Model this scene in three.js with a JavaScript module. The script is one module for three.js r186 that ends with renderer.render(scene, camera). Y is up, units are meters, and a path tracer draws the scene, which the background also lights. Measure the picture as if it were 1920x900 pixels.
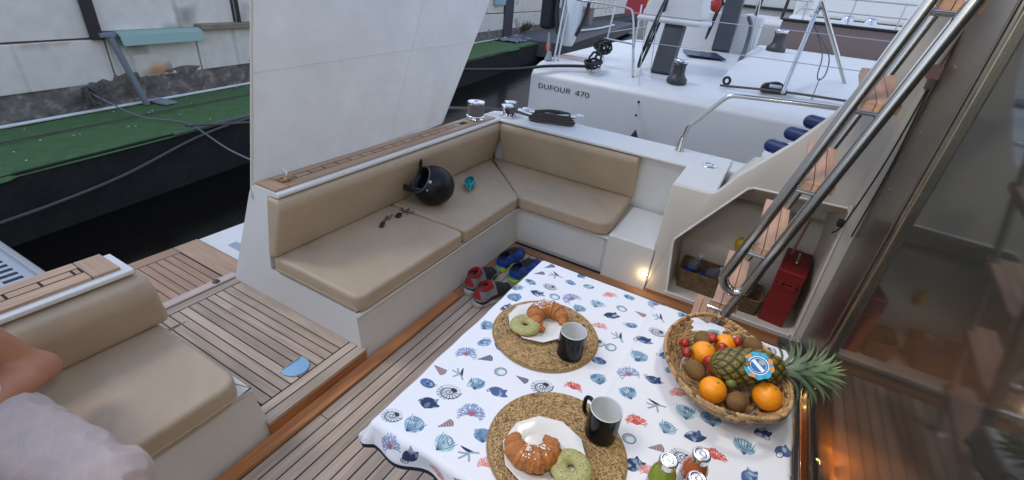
import * as THREE from 'three';
import { RoundedBoxGeometry } from 'three/addons/geometries/RoundedBoxGeometry.js';
import { mergeGeometries, toCreasedNormals } from 'three/addons/utils/BufferGeometryUtils.js';
import { TextGeometry } from 'three/addons/geometries/TextGeometry.js';
import { FontLoader } from 'three/addons/loaders/FontLoader.js';
import { RectAreaLightUniformsLib } from 'three/addons/lights/RectAreaLightUniformsLib.js';
import { ImprovedNoise } from 'three/addons/math/ImprovedNoise.js';

// ---------------------------------------------------------------- camera, sky, sun, exposure
const scene = new THREE.Scene();
const camera = new THREE.PerspectiveCamera(55.326, 1024 / 480, 0.05, 400);
camera.position.set(-2.9157, 1.8295, 1.4778);
camera.rotation.set(-0.50737, -1.10289, 0.10785, 'YXZ');
const renderer = new THREE.WebGLRenderer({ antialias: true });
renderer.toneMapping = THREE.LinearToneMapping;
renderer.toneMappingExposure = 1.7;
renderer.shadowMap.enabled = true;
RectAreaLightUniformsLib.init();
{
  const w = 64, h = 32, d = new Float32Array(w * h * 4);
  for (let j = 0; j < h; j++) for (let i = 0; i < w; i++) {
    const e = ((j + 0.5) / h - 0.5) * Math.PI, t = Math.max(0, Math.sin(e)), k = (j * w + i) * 4;   // row 0 is the bottom
    const q = Math.sqrt(t); d[k] = 0.90 - 0.70 * q; d[k + 1] = 0.98 - 0.68 * q; d[k + 2] = 1.08 - 0.54 * q; d[k + 3] = 1;
  }
  const sky = new THREE.DataTexture(d, w, h, THREE.RGBAFormat, THREE.FloatType);
  sky.mapping = THREE.EquirectangularReflectionMapping; sky.magFilter = THREE.LinearFilter; sky.needsUpdate = true;
  scene.background = sky; scene.environment = sky;
}
const sun = new THREE.DirectionalLight(0xfff8f0, 0.5);
sun.position.set(-3, 9, -6); sun.target.position.set(0, 0, 0); sun.castShadow = true; sun.shadow.radius = 30;
Object.assign(sun.shadow.camera, { left: -14, right: 14, top: 14, bottom: -14, far: 40 });
scene.add(sun, sun.target);

// ---------------------------------------------------------------- helpers
let seed = 7;
const rnd = () => { seed = (seed * 1664525 + 1013904223) >>> 0; return seed / 4294967296; };
const rr = (a, b) => a + (b - a) * rnd();
const V = (x, y, z) => new THREE.Vector3(x, y, z);
const noise = new ImprovedNoise();
const fbm = (x, y, z) => noise.noise(x, y, z) + 0.5 * noise.noise(2 * x, 2 * y, 2 * z) + 0.25 * noise.noise(4 * x, 4 * y, 4 * z);
const used = {};
function numbered(n) { const k = used[n] = (used[n] ?? -1) + 1; return k ? `${n}_${String(k).padStart(3, '0')}` : n; }
function tag(o, label, category, group, kind) {
  o.userData = { ...o.userData }; if (label) o.userData.label = label; if (category) o.userData.category = category;
  if (group) o.userData.group = group; if (kind) o.userData.kind = kind; return o;
}
function thing(name, label, category, pos = [0, 0, 0], turn = 0, group) {
  const o = new THREE.Group(); o.name = numbered(name); scene.add(o); o.position.set(...pos); o.rotation.y = turn;
  return tag(o, label, category, group);
}
function struct(name, label, geo, mat) { const o = geo ? new THREE.Mesh(geo, mat) : new THREE.Group(); o.name = numbered(name); scene.add(o); sh(o); return tag(o, label, null, null, 'structure'); }
function sh(o) { if (o.isMesh) { o.castShadow = true; o.receiveShadow = true; } return o; }
function part(name, geo, mat, parent) { const o = sh(new THREE.Mesh(Array.isArray(geo) ? mergeG(geo) : geo, mat)); o.name = name; parent.add(o); return o; }
function mono(name, label, category, geo, mat, group) { const o = sh(new THREE.Mesh(Array.isArray(geo) ? mergeG(geo) : geo, mat)); o.name = numbered(name); scene.add(o); return tag(o, label, category, group); }
function mergeG(list) {
  return mergeGeometries(list.map((g) => {
    let q = g.index ? g.toNonIndexed() : g.clone();
    for (const k of Object.keys(q.attributes)) if (!['position', 'normal', 'uv'].includes(k)) q.deleteAttribute(k);
    if (!q.attributes.uv) q.setAttribute('uv', new THREE.BufferAttribute(new Float32Array(q.attributes.position.count * 2), 2));
    return q;
  }));
}
// uv in metres from the dominant axis of each face
function tri(g, s = 1, turn = false, ou = 0, ov = 0) {
  const q = g.index ? g.toNonIndexed() : g, p = q.attributes.position, uv = new Float32Array(p.count * 2), a = V(), b = V(), c = V(), n = V();
  for (let i = 0; i < p.count; i += 3) {
    a.fromBufferAttribute(p, i); b.fromBufferAttribute(p, i + 1); c.fromBufferAttribute(p, i + 2);
    n.copy(b).sub(a).cross(c.clone().sub(a)); const ax = Math.abs(n.x), ay = Math.abs(n.y), az = Math.abs(n.z);
    [a, b, c].forEach((v, k) => {
      let u = v.x, w = v.y; if (ay >= ax && ay >= az) { u = v.x; w = v.z; } else if (ax >= az) { u = v.z; w = v.y; }
      if (turn) [u, w] = [w, u];
      uv[(i + k) * 2] = u * s + ou; uv[(i + k) * 2 + 1] = w * s + ov;
    });
  }
  q.setAttribute('uv', new THREE.BufferAttribute(uv, 2)); return q;
}
const shape = (pts) => new THREE.Shape(pts.map(([x, y]) => new THREE.Vector2(x, y)));
function ext(sh_, d, bevel, seg = 3) {
  const g = new THREE.ExtrudeGeometry(sh_, bevel ? { depth: d - 2 * bevel, bevelEnabled: true, bevelSize: bevel, bevelThickness: bevel, bevelOffset: -bevel, bevelSegments: seg, curveSegments: 10 } : { depth: d, bevelEnabled: false, curveSegments: 10 });
  if (bevel) g.translate(0, 0, bevel); return g;
}
const fin = (g, s = 1) => tri(toCreasedNormals(g, 0.7), s);
const exX = (poly, x0, x1, bevel = 0, s = 1) => fin(ext(Array.isArray(poly) ? shape(poly.map(([z, y]) => [-z, y])) : poly, x1 - x0, bevel).rotateY(Math.PI / 2).translate(x0, 0, 0), s);   // profile in (z, y)
const exZ = (poly, z0, z1, bevel = 0, s = 1) => fin(ext(Array.isArray(poly) ? shape(poly) : poly, z1 - z0, bevel).translate(0, 0, z0), s);
const exY = (poly, y0, y1, bevel = 0, s = 1, seg = 4) => fin(ext(Array.isArray(poly) ? shape(poly.map(([x, z]) => [x, -z])) : poly, y1 - y0, bevel, seg).rotateX(-Math.PI / 2).translate(0, y0, 0), s);   // plan in (x, z)
const bx = (x0, x1, y0, y1, z0, z1, s = 1) => tri(new THREE.BoxGeometry(x1 - x0, y1 - y0, z1 - z0).translate((x0 + x1) / 2, (y0 + y1) / 2, (z0 + z1) / 2).toNonIndexed(), s);
const rbx = (x0, x1, y0, y1, z0, z1, r = 0.01, s = 1) => tri(new RoundedBoxGeometry(x1 - x0, y1 - y0, z1 - z0, 3, r).translate((x0 + x1) / 2, (y0 + y1) / 2, (z0 + z1) / 2), s);
function tube(pts, r, seg = 40, rad = 10, closed = false, tension = 0.5) {
  const c = pts.length === 2 ? new THREE.LineCurve3(V(...pts[0]), V(...pts[1])) : new THREE.CatmullRomCurve3(pts.map((p) => V(...p)), closed, 'catmullrom', tension);
  return new THREE.TubeGeometry(c, pts.length === 2 ? 1 : seg, r, rad, closed);
}
const rod = (a, b, r, rad = 12) => mergeG([tube([a, b], r, 1, rad), ...[a, b].map((p, i) => { const d = V(...b).sub(V(...a)).normalize().multiplyScalar(i ? 1 : -1); const q = new THREE.Quaternion().setFromUnitVectors(V(0, 0, 1), d); return new THREE.CircleGeometry(r, rad).applyQuaternion(q).translate(...p); })]);
const lathe = (pts, seg = 32) => new THREE.LatheGeometry(pts.map(([r, y]) => new THREE.Vector2(r, y)), seg);
// smooth mesh of an implicit surface (negative inside): surface nets
function nets(f, lo, hi, h) {
  const n = [0, 1, 2].map((i) => Math.ceil((hi[i] - lo[i]) / h) + 1), val = new Float32Array(n[0] * n[1] * n[2]);
  const id = (i, j, k) => (k * n[1] + j) * n[0] + i;
  for (let k = 0; k < n[2]; k++) for (let j = 0; j < n[1]; j++) for (let i = 0; i < n[0]; i++) val[id(i, j, k)] = f(lo[0] + i * h, lo[1] + j * h, lo[2] + k * h);
  const vid = new Int32Array(val.length).fill(-1), pos = [], idx = [];
  const C = [[0, 0, 0], [1, 0, 0], [0, 1, 0], [1, 1, 0], [0, 0, 1], [1, 0, 1], [0, 1, 1], [1, 1, 1]];
  const E = [[0, 1], [2, 3], [4, 5], [6, 7], [0, 2], [1, 3], [4, 6], [5, 7], [0, 4], [1, 5], [2, 6], [3, 7]];
  for (let k = 0; k < n[2] - 1; k++) for (let j = 0; j < n[1] - 1; j++) for (let i = 0; i < n[0] - 1; i++) {
    const v = C.map(([a, b, c]) => val[id(i + a, j + b, k + c)]); let s = 0, p = [0, 0, 0];
    for (const [a, b] of E) if ((v[a] < 0) !== (v[b] < 0)) { const t = v[a] / (v[a] - v[b]); for (let q = 0; q < 3; q++) p[q] += C[a][q] + t * (C[b][q] - C[a][q]); s++; }
    if (s) { vid[id(i, j, k)] = pos.length / 3; pos.push(lo[0] + (i + p[0] / s) * h, lo[1] + (j + p[1] / s) * h, lo[2] + (k + p[2] / s) * h); }
  }
  const quad = (a, b, c, d, flip) => { if (a < 0 || b < 0 || c < 0 || d < 0) return; if (flip) idx.push(a, c, b, a, d, c); else idx.push(a, b, c, a, c, d); };
  for (let k = 1; k < n[2] - 1; k++) for (let j = 1; j < n[1] - 1; j++) for (let i = 1; i < n[0] - 1; i++) {
    const v0 = val[id(i, j, k)] < 0;
    if (v0 !== (val[id(i + 1, j, k)] < 0)) quad(vid[id(i, j - 1, k - 1)], vid[id(i, j, k - 1)], vid[id(i, j, k)], vid[id(i, j - 1, k)], !v0);
    if (v0 !== (val[id(i, j + 1, k)] < 0)) quad(vid[id(i - 1, j, k - 1)], vid[id(i - 1, j, k)], vid[id(i, j, k)], vid[id(i, j, k - 1)], !v0);
    if (v0 !== (val[id(i, j, k + 1)] < 0)) quad(vid[id(i - 1, j - 1, k)], vid[id(i, j - 1, k)], vid[id(i, j, k)], vid[id(i - 1, j, k)], !v0);
  }
  const g = new THREE.BufferGeometry(); g.setAttribute('position', new THREE.Float32BufferAttribute(pos, 3)); g.setIndex(idx);
  const nor = new Float32Array(pos.length), e = h * 0.4, nv = V();
  for (let i = 0; i < pos.length; i += 3) {
    const [x, y, z] = [pos[i], pos[i + 1], pos[i + 2]];
    nv.set(f(x + e, y, z) - f(x - e, y, z), f(x, y + e, z) - f(x, y - e, z), f(x, y, z + e) - f(x, y, z - e)).normalize();
    nor[i] = nv.x; nor[i + 1] = nv.y; nor[i + 2] = nv.z;
  }
  g.setAttribute('normal', new THREE.BufferAttribute(nor, 3));
  const uv = new Float32Array(pos.length / 3 * 2); for (let i = 0; i < pos.length / 3; i++) { uv[2 * i] = pos[3 * i] + pos[3 * i + 2] * 0.6; uv[2 * i + 1] = pos[3 * i + 1] + pos[3 * i + 2] * 0.5; }
  g.setAttribute('uv', new THREE.BufferAttribute(uv, 2)); return g;
}
const smin = (a, b, k) => { const h = Math.max(k - Math.abs(a - b), 0) / k; return Math.min(a, b) - h * h * k / 4; };
const cap = (x, y, z, a, b, ra, rb) => { const dx = b[0] - a[0], dy = b[1] - a[1], dz = b[2] - a[2], px = x - a[0], py = y - a[1], pz = z - a[2]; const t = Math.min(1, Math.max(0, (px * dx + py * dy + pz * dz) / (dx * dx + dy * dy + dz * dz))); return Math.hypot(px - t * dx, py - t * dy, pz - t * dz) - (ra + (rb - ra) * t); };
const ell = (x, y, z, c, r) => { const a = (x - c[0]) / r[0], b = (y - c[1]) / r[1], d = (z - c[2]) / r[2], k = Math.hypot(a, b, d); return (k - 1) * Math.min(...r); };
function paint(g, fn) { const p = g.attributes.position, c = new Float32Array(p.count * 3); for (let i = 0; i < p.count; i++) { const q = fn(p.getX(i), p.getY(i), p.getZ(i)); c.set(q, i * 3); } g.setAttribute('color', new THREE.BufferAttribute(c, 3)); return g; }

// ---------------------------------------------------------------- textures and materials
function tex(w, h, fn, repX = 1, repY = 1, srgb = true) {
  const d = new Uint8Array(w * h * 4);
  for (let j = 0; j < h; j++) for (let i = 0; i < w; i++) { const c = fn(i / w, j / h), k = (j * w + i) * 4; d[k] = Math.max(0, Math.min(255, c[0])); d[k + 1] = Math.max(0, Math.min(255, c[1])); d[k + 2] = Math.max(0, Math.min(255, c[2])); d[k + 3] = 255; }
  const t = new THREE.DataTexture(d, w, h); t.wrapS = t.wrapT = THREE.RepeatWrapping; t.magFilter = THREE.LinearFilter; t.minFilter = THREE.LinearMipmapLinearFilter; t.generateMipmaps = true;
  if (srgb) t.colorSpace = THREE.SRGBColorSpace; t.repeat.set(repX, repY); t.needsUpdate = true; return t;
}
// tileable noise on the unit square
const tn = (u, v, f, s = 0) => { const a = u * 6.2832, b = v * 6.2832, r = f / 6.2832; return noise.noise(Math.cos(a) * r + s, Math.sin(a) * r + 3.1 * s, Math.cos(b) * r + 7) * 0.5 + noise.noise(Math.sin(a) * r + 11, Math.sin(b) * r + s, Math.cos(b) * r) * 0.5; };
const std = (o) => new THREE.MeshStandardMaterial({ roughness: 0.6, ...o });
const phy = (o) => new THREE.MeshPhysicalMaterial({ roughness: 0.5, ...o });
const lin = (r, g, b) => new THREE.Color().setRGB(r, g, b);
// teak: u runs along the grain; fine streaks stretched along it
function teak(base, streak, sd) {
  return tex(256, 512, (u, v) => { const g = tn(u, v * 1, 60, sd) * 0 + noise.noise(v * 90, u * 4, sd) + 0.6 * noise.noise(v * 210, u * 9, sd + 3), p = noise.noise(v * 6, u * 5, sd + 9); return base.map((c, i) => c + g * streak[i] + p * streak[i] * 0.9); });
}
const teakGrey = [teak([195, 175, 153], [18, 17.5, 17], 1), teak([180, 160, 139], [20, 19.5, 19], 21)];
const teakWarm = teak([158, 112, 76], [20, 17, 13], 5), teakCap = teak([184, 150, 120], [14, 13, 11], 8), teakRed = teak([166, 104, 60], [22, 18, 13], 12), teakPink = teak([214, 172, 146], [16, 14, 12], 15);
const grainBump = tex(256, 256, (u, v) => { const g = 128 + 60 * noise.noise(v * 120, u * 6, 2) + 40 * noise.noise(v * 60, u * 4, 5); return [g, g, g]; }, 1, 1, false);
const M = {};
M.plank = [];
for (let k = 0; k < 6; k++) { const s = 0.80 + 0.065 * k; M.plank.push(std({ map: teakGrey[k % 2], color: lin(s, s * (0.99 - 0.01 * (k % 3)), s * 0.98), roughness: 0.68, bumpMap: grainBump, bumpScale: 0.0006 })); }
M.capPlank = [0.86, 0.95, 1.04].map((s) => std({ map: teakCap, color: lin(s, s, s), roughness: 0.55, bumpMap: grainBump, bumpScale: 0.0004 }));
M.platPlank = [0.84, 0.92, 1].map((s) => std({ map: teakCap, color: lin(s * 0.9, s * 0.86, s * 0.86), roughness: 0.6 }));
M.varnish = phy({ map: teakRed, roughness: 0.42, clearcoat: 0.35, clearcoatRoughness: 0.3 });
M.floorTrim = std({ map: teak([186, 124, 76], [24, 20, 15], 31), roughness: 0.55, bumpMap: grainBump, bumpScale: 0.0006 });
M.oiled = std({ map: teakWarm, roughness: 0.5 });
M.tread = std({ map: teakPink, roughness: 0.5, bumpMap: grainBump, bumpScale: 0.0005 });
M.caulk = std({ color: lin(0.012, 0.011, 0.011), roughness: 0.8 });
const gelNoise = tex(256, 256, (u, v) => { const g = 240 + 2.5 * fbm(u * 5, v * 5, 3) + 1.5 * fbm(u * 30, v * 30, 8); return [g, g - 1, g - 3]; });
M.gel = phy({ map: gelNoise, color: lin(0.86, 0.85, 0.81), roughness: 0.5 });
M.cream = phy({ map: gelNoise, color: lin(0.76, 0.73, 0.66), roughness: 0.55 });
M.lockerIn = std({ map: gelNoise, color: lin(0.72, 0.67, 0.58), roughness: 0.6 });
const leatherBump = tex(512, 512, (u, v) => { const g = 128 + 40 * noise.noise(u * 120, v * 120, 2) + 40 * noise.noise(u * 60, v * 60, 4); return [g, g, g]; }, 2, 2, false);
const leatherMap = tex(256, 256, (u, v) => { const g = fbm(u * 4, v * 4, 6) * 7 + fbm(u * 22, v * 22, 2) * 3; return [186 + g, 165 + g, 138 + g]; });
M.leather = phy({ map: leatherMap, roughness: 0.48, bumpMap: leatherBump, bumpScale: 0.0006, sheen: 0.2, sheenRoughness: 0.5 });
M.steel = std({ color: lin(0.56, 0.55, 0.53), metalness: 1, roughness: 0.2 }); M.satin = std({ color: lin(0.56, 0.54, 0.51), metalness: 1, roughness: 0.2 });
M.chrome = std({ color: lin(0.75, 0.75, 0.76), metalness: 1, roughness: 0.1 });
const brushed = tex(256, 256, (u, v) => { const g = 110 + 14 * noise.noise(u * 200, v * 6, 3) + 22 * fbm(u * 6, v * 6, 5); return [g, g, g]; }, 1, 1, false);
M.frame = std({ color: lin(0.3, 0.265, 0.23), metalness: 1, roughness: 0.75, roughnessMap: brushed });
M.frame2 = std({ color: lin(0.4, 0.35, 0.26), metalness: 1, roughness: 0.6, roughnessMap: brushed });
M.black = std({ color: lin(0.012, 0.012, 0.013), roughness: 0.45 });
M.rubber = std({ color: lin(0.02, 0.02, 0.022), roughness: 0.8 });
M.rope = std({ color: lin(0.11, 0.1, 0.095), roughness: 0.9 });
M.ropeLight = std({ color: lin(0.34, 0.33, 0.32), roughness: 0.9 });
M.white = std({ color: lin(0.78, 0.78, 0.77), roughness: 0.5 });

// ---------------------------------------------------------------- water, quay
{
  const wb = tex(256, 256, (u, v) => { const g = 128 + 50 * tn(u, v, 22, 1) + 40 * tn(u, v, 48, 5); return [g, g, g]; }, 40, 40, false);
  struct('water', 'black still harbour water between the boats and the quay', new THREE.PlaneGeometry(320, 320).rotateX(-Math.PI / 2).translate(0, -0.75, 0), phy({ color: lin(0.008, 0.0065, 0.005), roughness: 0.16, ior: 1.33, bumpMap: wb, bumpScale: 0.012, specularIntensity: 0.5 }));
}
const Q = (o) => { o.position.set(-1.317, 0, -5.741); o.rotation.y = 0.178; return o; };
{
  const conc = tex(512, 512, (u, v) => { const g = fbm(u * 6, v * 6, 2) * 10 + fbm(u * 30, v * 30, 5) * 7; return [36 + g, 35 + g, 33 + g]; });
  Q(struct('quay', 'dark stone quay', tri(new THREE.BoxGeometry(160, 4, 14).translate(68, -2.1, -5.62).toNonIndexed(), 0.5), std({ map: conc, roughness: 0.9 })));
  // front edge stones of the quay
  const turf = tex(512, 512, (u, v) => { const g = noise.noise(u * 190, v * 190, 1) * 20 + noise.noise(u * 70, v * 70, 4) * 12 + fbm(u * 7, v * 7, 9) * 9; return [82 + g * 0.8, 114 + g, 66 + g * 0.6]; });
  const tb = tex(256, 256, (u, v) => { const g = 128 + 110 * noise.noise(u * 110, v * 110, 3); return [g, g, g]; }, 2, 2, false);
  const tg = new THREE.PlaneGeometry(24, 1.36, 240, 16).rotateX(-Math.PI / 2).translate(5.6, -0.083, 0.72); const tp = tg.attributes.position;
  for (let i = 0; i < tp.count; i++) { const x = tp.getX(i), z = tp.getZ(i); tp.setY(i, tp.getY(i) + 0.012 * fbm(x * 1.3, z * 1.5, 2)); if (z > 1.36) tp.setZ(i, z + 0.03 * noise.noise(x * 1.1, 0, 5) + (noise.noise(x * 0.35, 3, 1) > 0.2 ? 0.05 : 0)), tp.setY(i, -0.13); }
  tg.computeVertexNormals();
  const o = Q(struct('artificial_turf', 'green artificial turf strip along the quay', tri(tg, 1), std({ map: turf, roughness: 0.95, bumpMap: tb, bumpScale: 0.01 })));
  const lit = []; for (let i = 0; i < 90; i++) { const s = rr(0.006, 0.016); lit.push(new THREE.BoxGeometry(s * rr(1, 2.4), 0.004, s).rotateY(rr(0, 3)).translate(rr(-2.5, 8), -0.058, rr(0.1, 1.3))); }
  tag(Q(mono('litter', 'pale scraps scattered over the green turf', 'litter', lit, M.white)), null, null, null, 'stuff');
  Q(mono('turf_edging', 'pale edging strip between turf and wall', 'edging', [tube(Array.from({ length: 30 }, (_, i) => [-4 + i * 0.8, -0.06 + 0.01 * noise.noise(i, 0, 1), 0.035 + 0.02 * noise.noise(i * 0.9, 2, 2)]), 0.02, 120, 6)], M.white));
  Q(mono('grey_board', 'short grey board lying on turf by the grey pipe', 'board', bx(1.62, 1.80, -0.065, -0.045, 0.03, 0.34), std({ color: lin(0.3, 0.31, 0.33), roughness: 0.8 })));
  Q(mono('edge_plank', 'weathered plank on the water edge of the turf', 'plank', bx(0.9, 2.6, -0.105, -0.08, 1.39, 1.42), std({ color: lin(0.17, 0.17, 0.17), roughness: 0.85 })));
  Q(mono('quay_hose', 'slack grey hose hanging along the quay face', 'hose', tube([[-4, -0.35, 1.5], [-1.5, -0.45, 1.5], [0, -0.4, 1.46], [1.2, -0.18, 1.44], [2.2, -0.12, 1.44], [3.6, -0.2, 1.44], [6, -0.16, 1.44]], 0.016, 60, 6), M.rope));
}
{ // whitewashed wall of concrete panels on a rough stone footing
  const wall = Q(thing('quay_wall', 'whitewashed stained concrete panel wall behind the green turf', 'wall'));
  const white = (sd) => tex(512, 512, (u, v) => {
    const st = Math.max(0, fbm(u * 3 + sd, v * 3, sd) - 0.28) * 150, ru = Math.max(0, noise.noise(u * 5, v * 5 + sd, 4 + sd) - 0.42) * 190, g = fbm(u * 14, v * 14, sd) * 8, dr = Math.max(0, noise.noise(u * 16, v * 1.2, sd + 8) - 0.35) * 90;
    return [224 + g - st - dr, 217 + g - st - dr - ru * 0.6, 206 + g - st - dr - ru];
  });
  const mats = [1, 5, 9].map((s) => std({ map: white(s), roughness: 0.85, bumpMap: leatherBump, bumpScale: 0.002 }));
  let n = 0;
  const panel = (a, b, y0, y1, z) => { const g = rbx(a + 0.012, b - 0.012, y0, y1, z - 0.12, z, 0.012, 0.42); const uv = g.attributes.uv; const o = n * 0.37; for (let i = 0; i < uv.count; i++) uv.setXY(i, uv.getX(i) + o, uv.getY(i) + o * 0.7); part('panel', g, mats[n++ % 3], wall); };
  for (const [a, b] of [[-7, -3.6], [-3.6, -1.2], [-1.2, 1.34], [1.34, 2.58], [2.58, 5.2], [5.2, 7.8], [7.8, 10.4], [10.4, 13], [13, 15.6], [15.6, 18.2], [18.2, 22], [22, 27], [27, 32], [32, 38], [38, 46], [46, 70], [70, 100], [100, 140]]) panel(a, b, 0.24, a < 1.3 ? 0.745 : 0.80, -0.02);
  for (const [a, b] of [[-7, -2.5], [-2.5, 1.22], [1.28, 3.34], [3.4, 6], [6, 8.6], [8.6, 12], [12, 15], [15, 18], [18, 22], [22, 28], [28, 34], [34, 46], [46, 80], [80, 140]]) panel(a, b, a < 1.2 ? 0.765 : 0.83, 3.1, -0.05);
  part('backing', bx(-7, 140, -0.1, 3.1, -0.5, -0.1), std({ color: lin(0.1, 0.09, 0.08), roughness: 0.95 }), wall);
  { const fg = new THREE.PlaneGeometry(29, 0.42, 900, 16), p = fg.attributes.position; for (let i = 0; i < p.count; i++) { const x = p.getX(i), y = p.getY(i), n1 = fbm(x * 2.2, y * 3.5, 1), n2 = fbm(x * 9, y * 11, 4); p.setXYZ(i, x + 7.5, y + 0.1 + (y > 0.18 ? 0.05 * noise.noise(x * 2.4, 0, 3) : 0), -0.03 + 0.035 * n1 + 0.012 * n2); } fg.computeVertexNormals();
    const ft = tex(512, 512, (u, v) => { const a = fbm(u * 12, v * 12, 3), c = fbm(u * 40, v * 40, 7) * 13, l = a > 0.3 ? 16 : 0; return [118 + a * 30 + c + l, 110 + a * 26 + c + l * 0.9, 103 + a * 24 + c + l * 0.8]; });
    part('footing', tri(fg, 0.6), std({ map: ft, roughness: 0.95, side: THREE.DoubleSide }), wall); }
  part('ledge', rbx(2.62, 9, 0.80, 0.88, -0.08, 0.09, 0.012), std({ map: teakGrey[1], color: lin(0.62, 0.6, 0.6), roughness: 0.85 }), wall);
  Q(mono('wall_cover', 'pale green sheet cover on top of the low wall', 'cover', exX([[-0.06, 0.83], [0.05, 0.845], [0.13, 0.80], [0.16, 0.68], [0.145, 0.675], [0.115, 0.785], [0.04, 0.825], [-0.06, 0.81]], 1.44, 2.6, 0), std({ color: lin(0.3, 0.44, 0.38), roughness: 0.6 })));
  Q(mono('wall_pipe', 'grey pipe leaning against the wall beside the green cover', 'pipe', [rod([1.36, 0.8, 0.06], [1.53, -0.07, 0.12], 0.038), rbx(1.24, 1.42, 0.78, 0.83, -0.02, 0.1, 0.01)], std({ color: lin(0.2, 0.22, 0.25), roughness: 0.6 })));
  Q(mono('rusty_post', 'dark rusty post standing above the low wall', 'post', rod([1.25, 0.75, 0.0], [1.25, 3.1, 0.0], 0.065), std({ color: lin(0.035, 0.03, 0.03), roughness: 0.8 })));
  Q(mono('thin_post', 'thin dark post above the ledge beside the white sheet', 'post', rod([3.37, 0.885, 0.02], [3.37, 3.1, 0.02], 0.03), std({ color: lin(0.035, 0.032, 0.035), roughness: 0.8 })));
  Q(mono('hanging_cloth', 'pale blue cloth hanging on the far wall', 'cloth', exZ([[14.6, 1.1], [15.6, 1.1], [15.7, 1.6], [14.5, 1.6]], -0.03, 0.06, 0.02), std({ color: lin(0.35, 0.5, 0.55), roughness: 0.8 })));
  const dp = Q(thing('door_post', 'dark door frame in the far wall beside the cloth', 'post')); part('frame', bx(15.7, 16.7, -0.1, 1.6, -0.04, 0.02), std({ color: lin(0.05, 0.045, 0.06), roughness: 0.8 }), dp);
  // mooring line and its ring
  const k = Q(thing('mooring_knot', 'tangled rusty ring and rope tail at the foot of the wall', 'knot', [0, 0, 0]));
  k.position.set(-1.317, 0, -5.741);
  const kn = []; for (let i = 0; i < 7; i++) kn.push(tube(Array.from({ length: 6 }, () => [0.95 + rr(-0.09, 0.12), 0.14 + rr(-0.14, 0.14), 0.05 + rr(0, 0.06)]), 0.016, 30, 6, true)); part('rope_tail', kn, M.rope, k);
  part('ring', new THREE.TorusGeometry(0.05, 0.012, 8, 20).translate(0.97, 0.18, 0.02), std({ color: lin(0.12, 0.06, 0.035), metalness: 0.5, roughness: 0.8 }), k);
  mono('mooring_line', 'grey mooring line running from quay wall to the stern', 'rope', tube([[-0.37, 0.15, -5.78], [-0.2, -0.02, -5.2], [0.1, -0.07, -4.75], [-0.05, -0.12, -3.6], [-0.2, -0.02, -2.2], [-0.15, 0.16, -1.02]], 0.0095, 80, 8), std({ color: lin(0.2, 0.2, 0.21), roughness: 0.9 }));
  mono('shore_cable', 'thin dark cable lying across the green turf', 'cable', tube([[-4, -0.03, -4.7], [-1.2, -0.055, -5.18], [1, -0.055, -5.55], [4, -0.055, -5.9], [8, -0.055, -6.4]], 0.009, 60, 6), M.rope);
  // far end of the quay behind the sailboat stern
  Q(mono('grey_tarp', 'crumpled grey tarp at the far end of the turf', 'tarp', (() => { const g = new THREE.PlaneGeometry(3.2, 0.9, 40, 14).rotateX(-Math.PI / 2); const p = g.attributes.position; for (let i = 0; i < p.count; i++) p.setY(i, 0.12 * Math.abs(fbm(p.getX(i) * 1.6, p.getZ(i) * 2, 3))); g.computeVertexNormals(); return g.translate(16.2, -0.06, 0.55); })(), std({ color: lin(0.22, 0.24, 0.27), roughness: 0.8, side: THREE.DoubleSide })));
  Q(mono('weeds', 'clump of weeds at the foot of the far wall', 'weeds', (() => { const l = []; for (let i = 0; i < 60; i++) { const h = rr(0.15, 0.5); l.push(new THREE.ConeGeometry(0.025, h, 4).translate(0, h / 2, 0).rotateZ(rr(-0.7, 0.7)).rotateX(rr(-0.2, 0.6)).translate(18.4 + rr(-0.5, 0.5), 0.1, 0.08)); } return l; })(), std({ color: lin(0.06, 0.075, 0.03), roughness: 0.9 })));
}

// ---------------------------------------------------------------- our yacht: teak floor, step, swim platform
const PL = (name, x0, x1, y0, y1, z0, z1, mats, parent, along = 'x') => {
  const g = new THREE.BoxGeometry(x1 - x0, y1 - y0, z1 - z0).translate((x0 + x1) / 2, (y0 + y1) / 2, (z0 + z1) / 2);
  return part(name, tri(g.toNonIndexed(), along === 'x' ? 0.8 : 0.8, along === 'z', rnd(), rnd()), Array.isArray(mats) ? mats[(rnd() * mats.length) | 0] : mats, parent);
};
{
  const f = struct('cockpit_floor', 'grey teak planked cockpit floor with black caulking', bx(-4.7, 0.05, -0.3, -0.002, -0.02, 2.12), M.caulk);
  for (let z = 0.118, i = 0; z < 1.98; z += 0.0585, i++) {
    const cuts = [-4.68, rr(-3.9, -3.1), rr(-2.6, -2.0), -0.1]; if (i % 3) cuts.splice(2, 1);
    for (let k = 0; k < cuts.length - 1; k++) PL('plank', cuts[k] + 0.002, cuts[k + 1] - 0.002, -0.02, 0, z, z + 0.0515, M.plank, f);
  }
  PL('margin_board', -4.68, -0.88, -0.02, 0.018, 0.046, 0.112, M.floorTrim, f);
  PL('margin_board', -0.872, -0.1, -0.02, 0.002, 0.036, 0.112, M.oiled, f);
  PL('margin_board', -0.096, -0.015, -0.02, 0.004, 0.036, 2.0, M.oiled, f, 'z');
}
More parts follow.
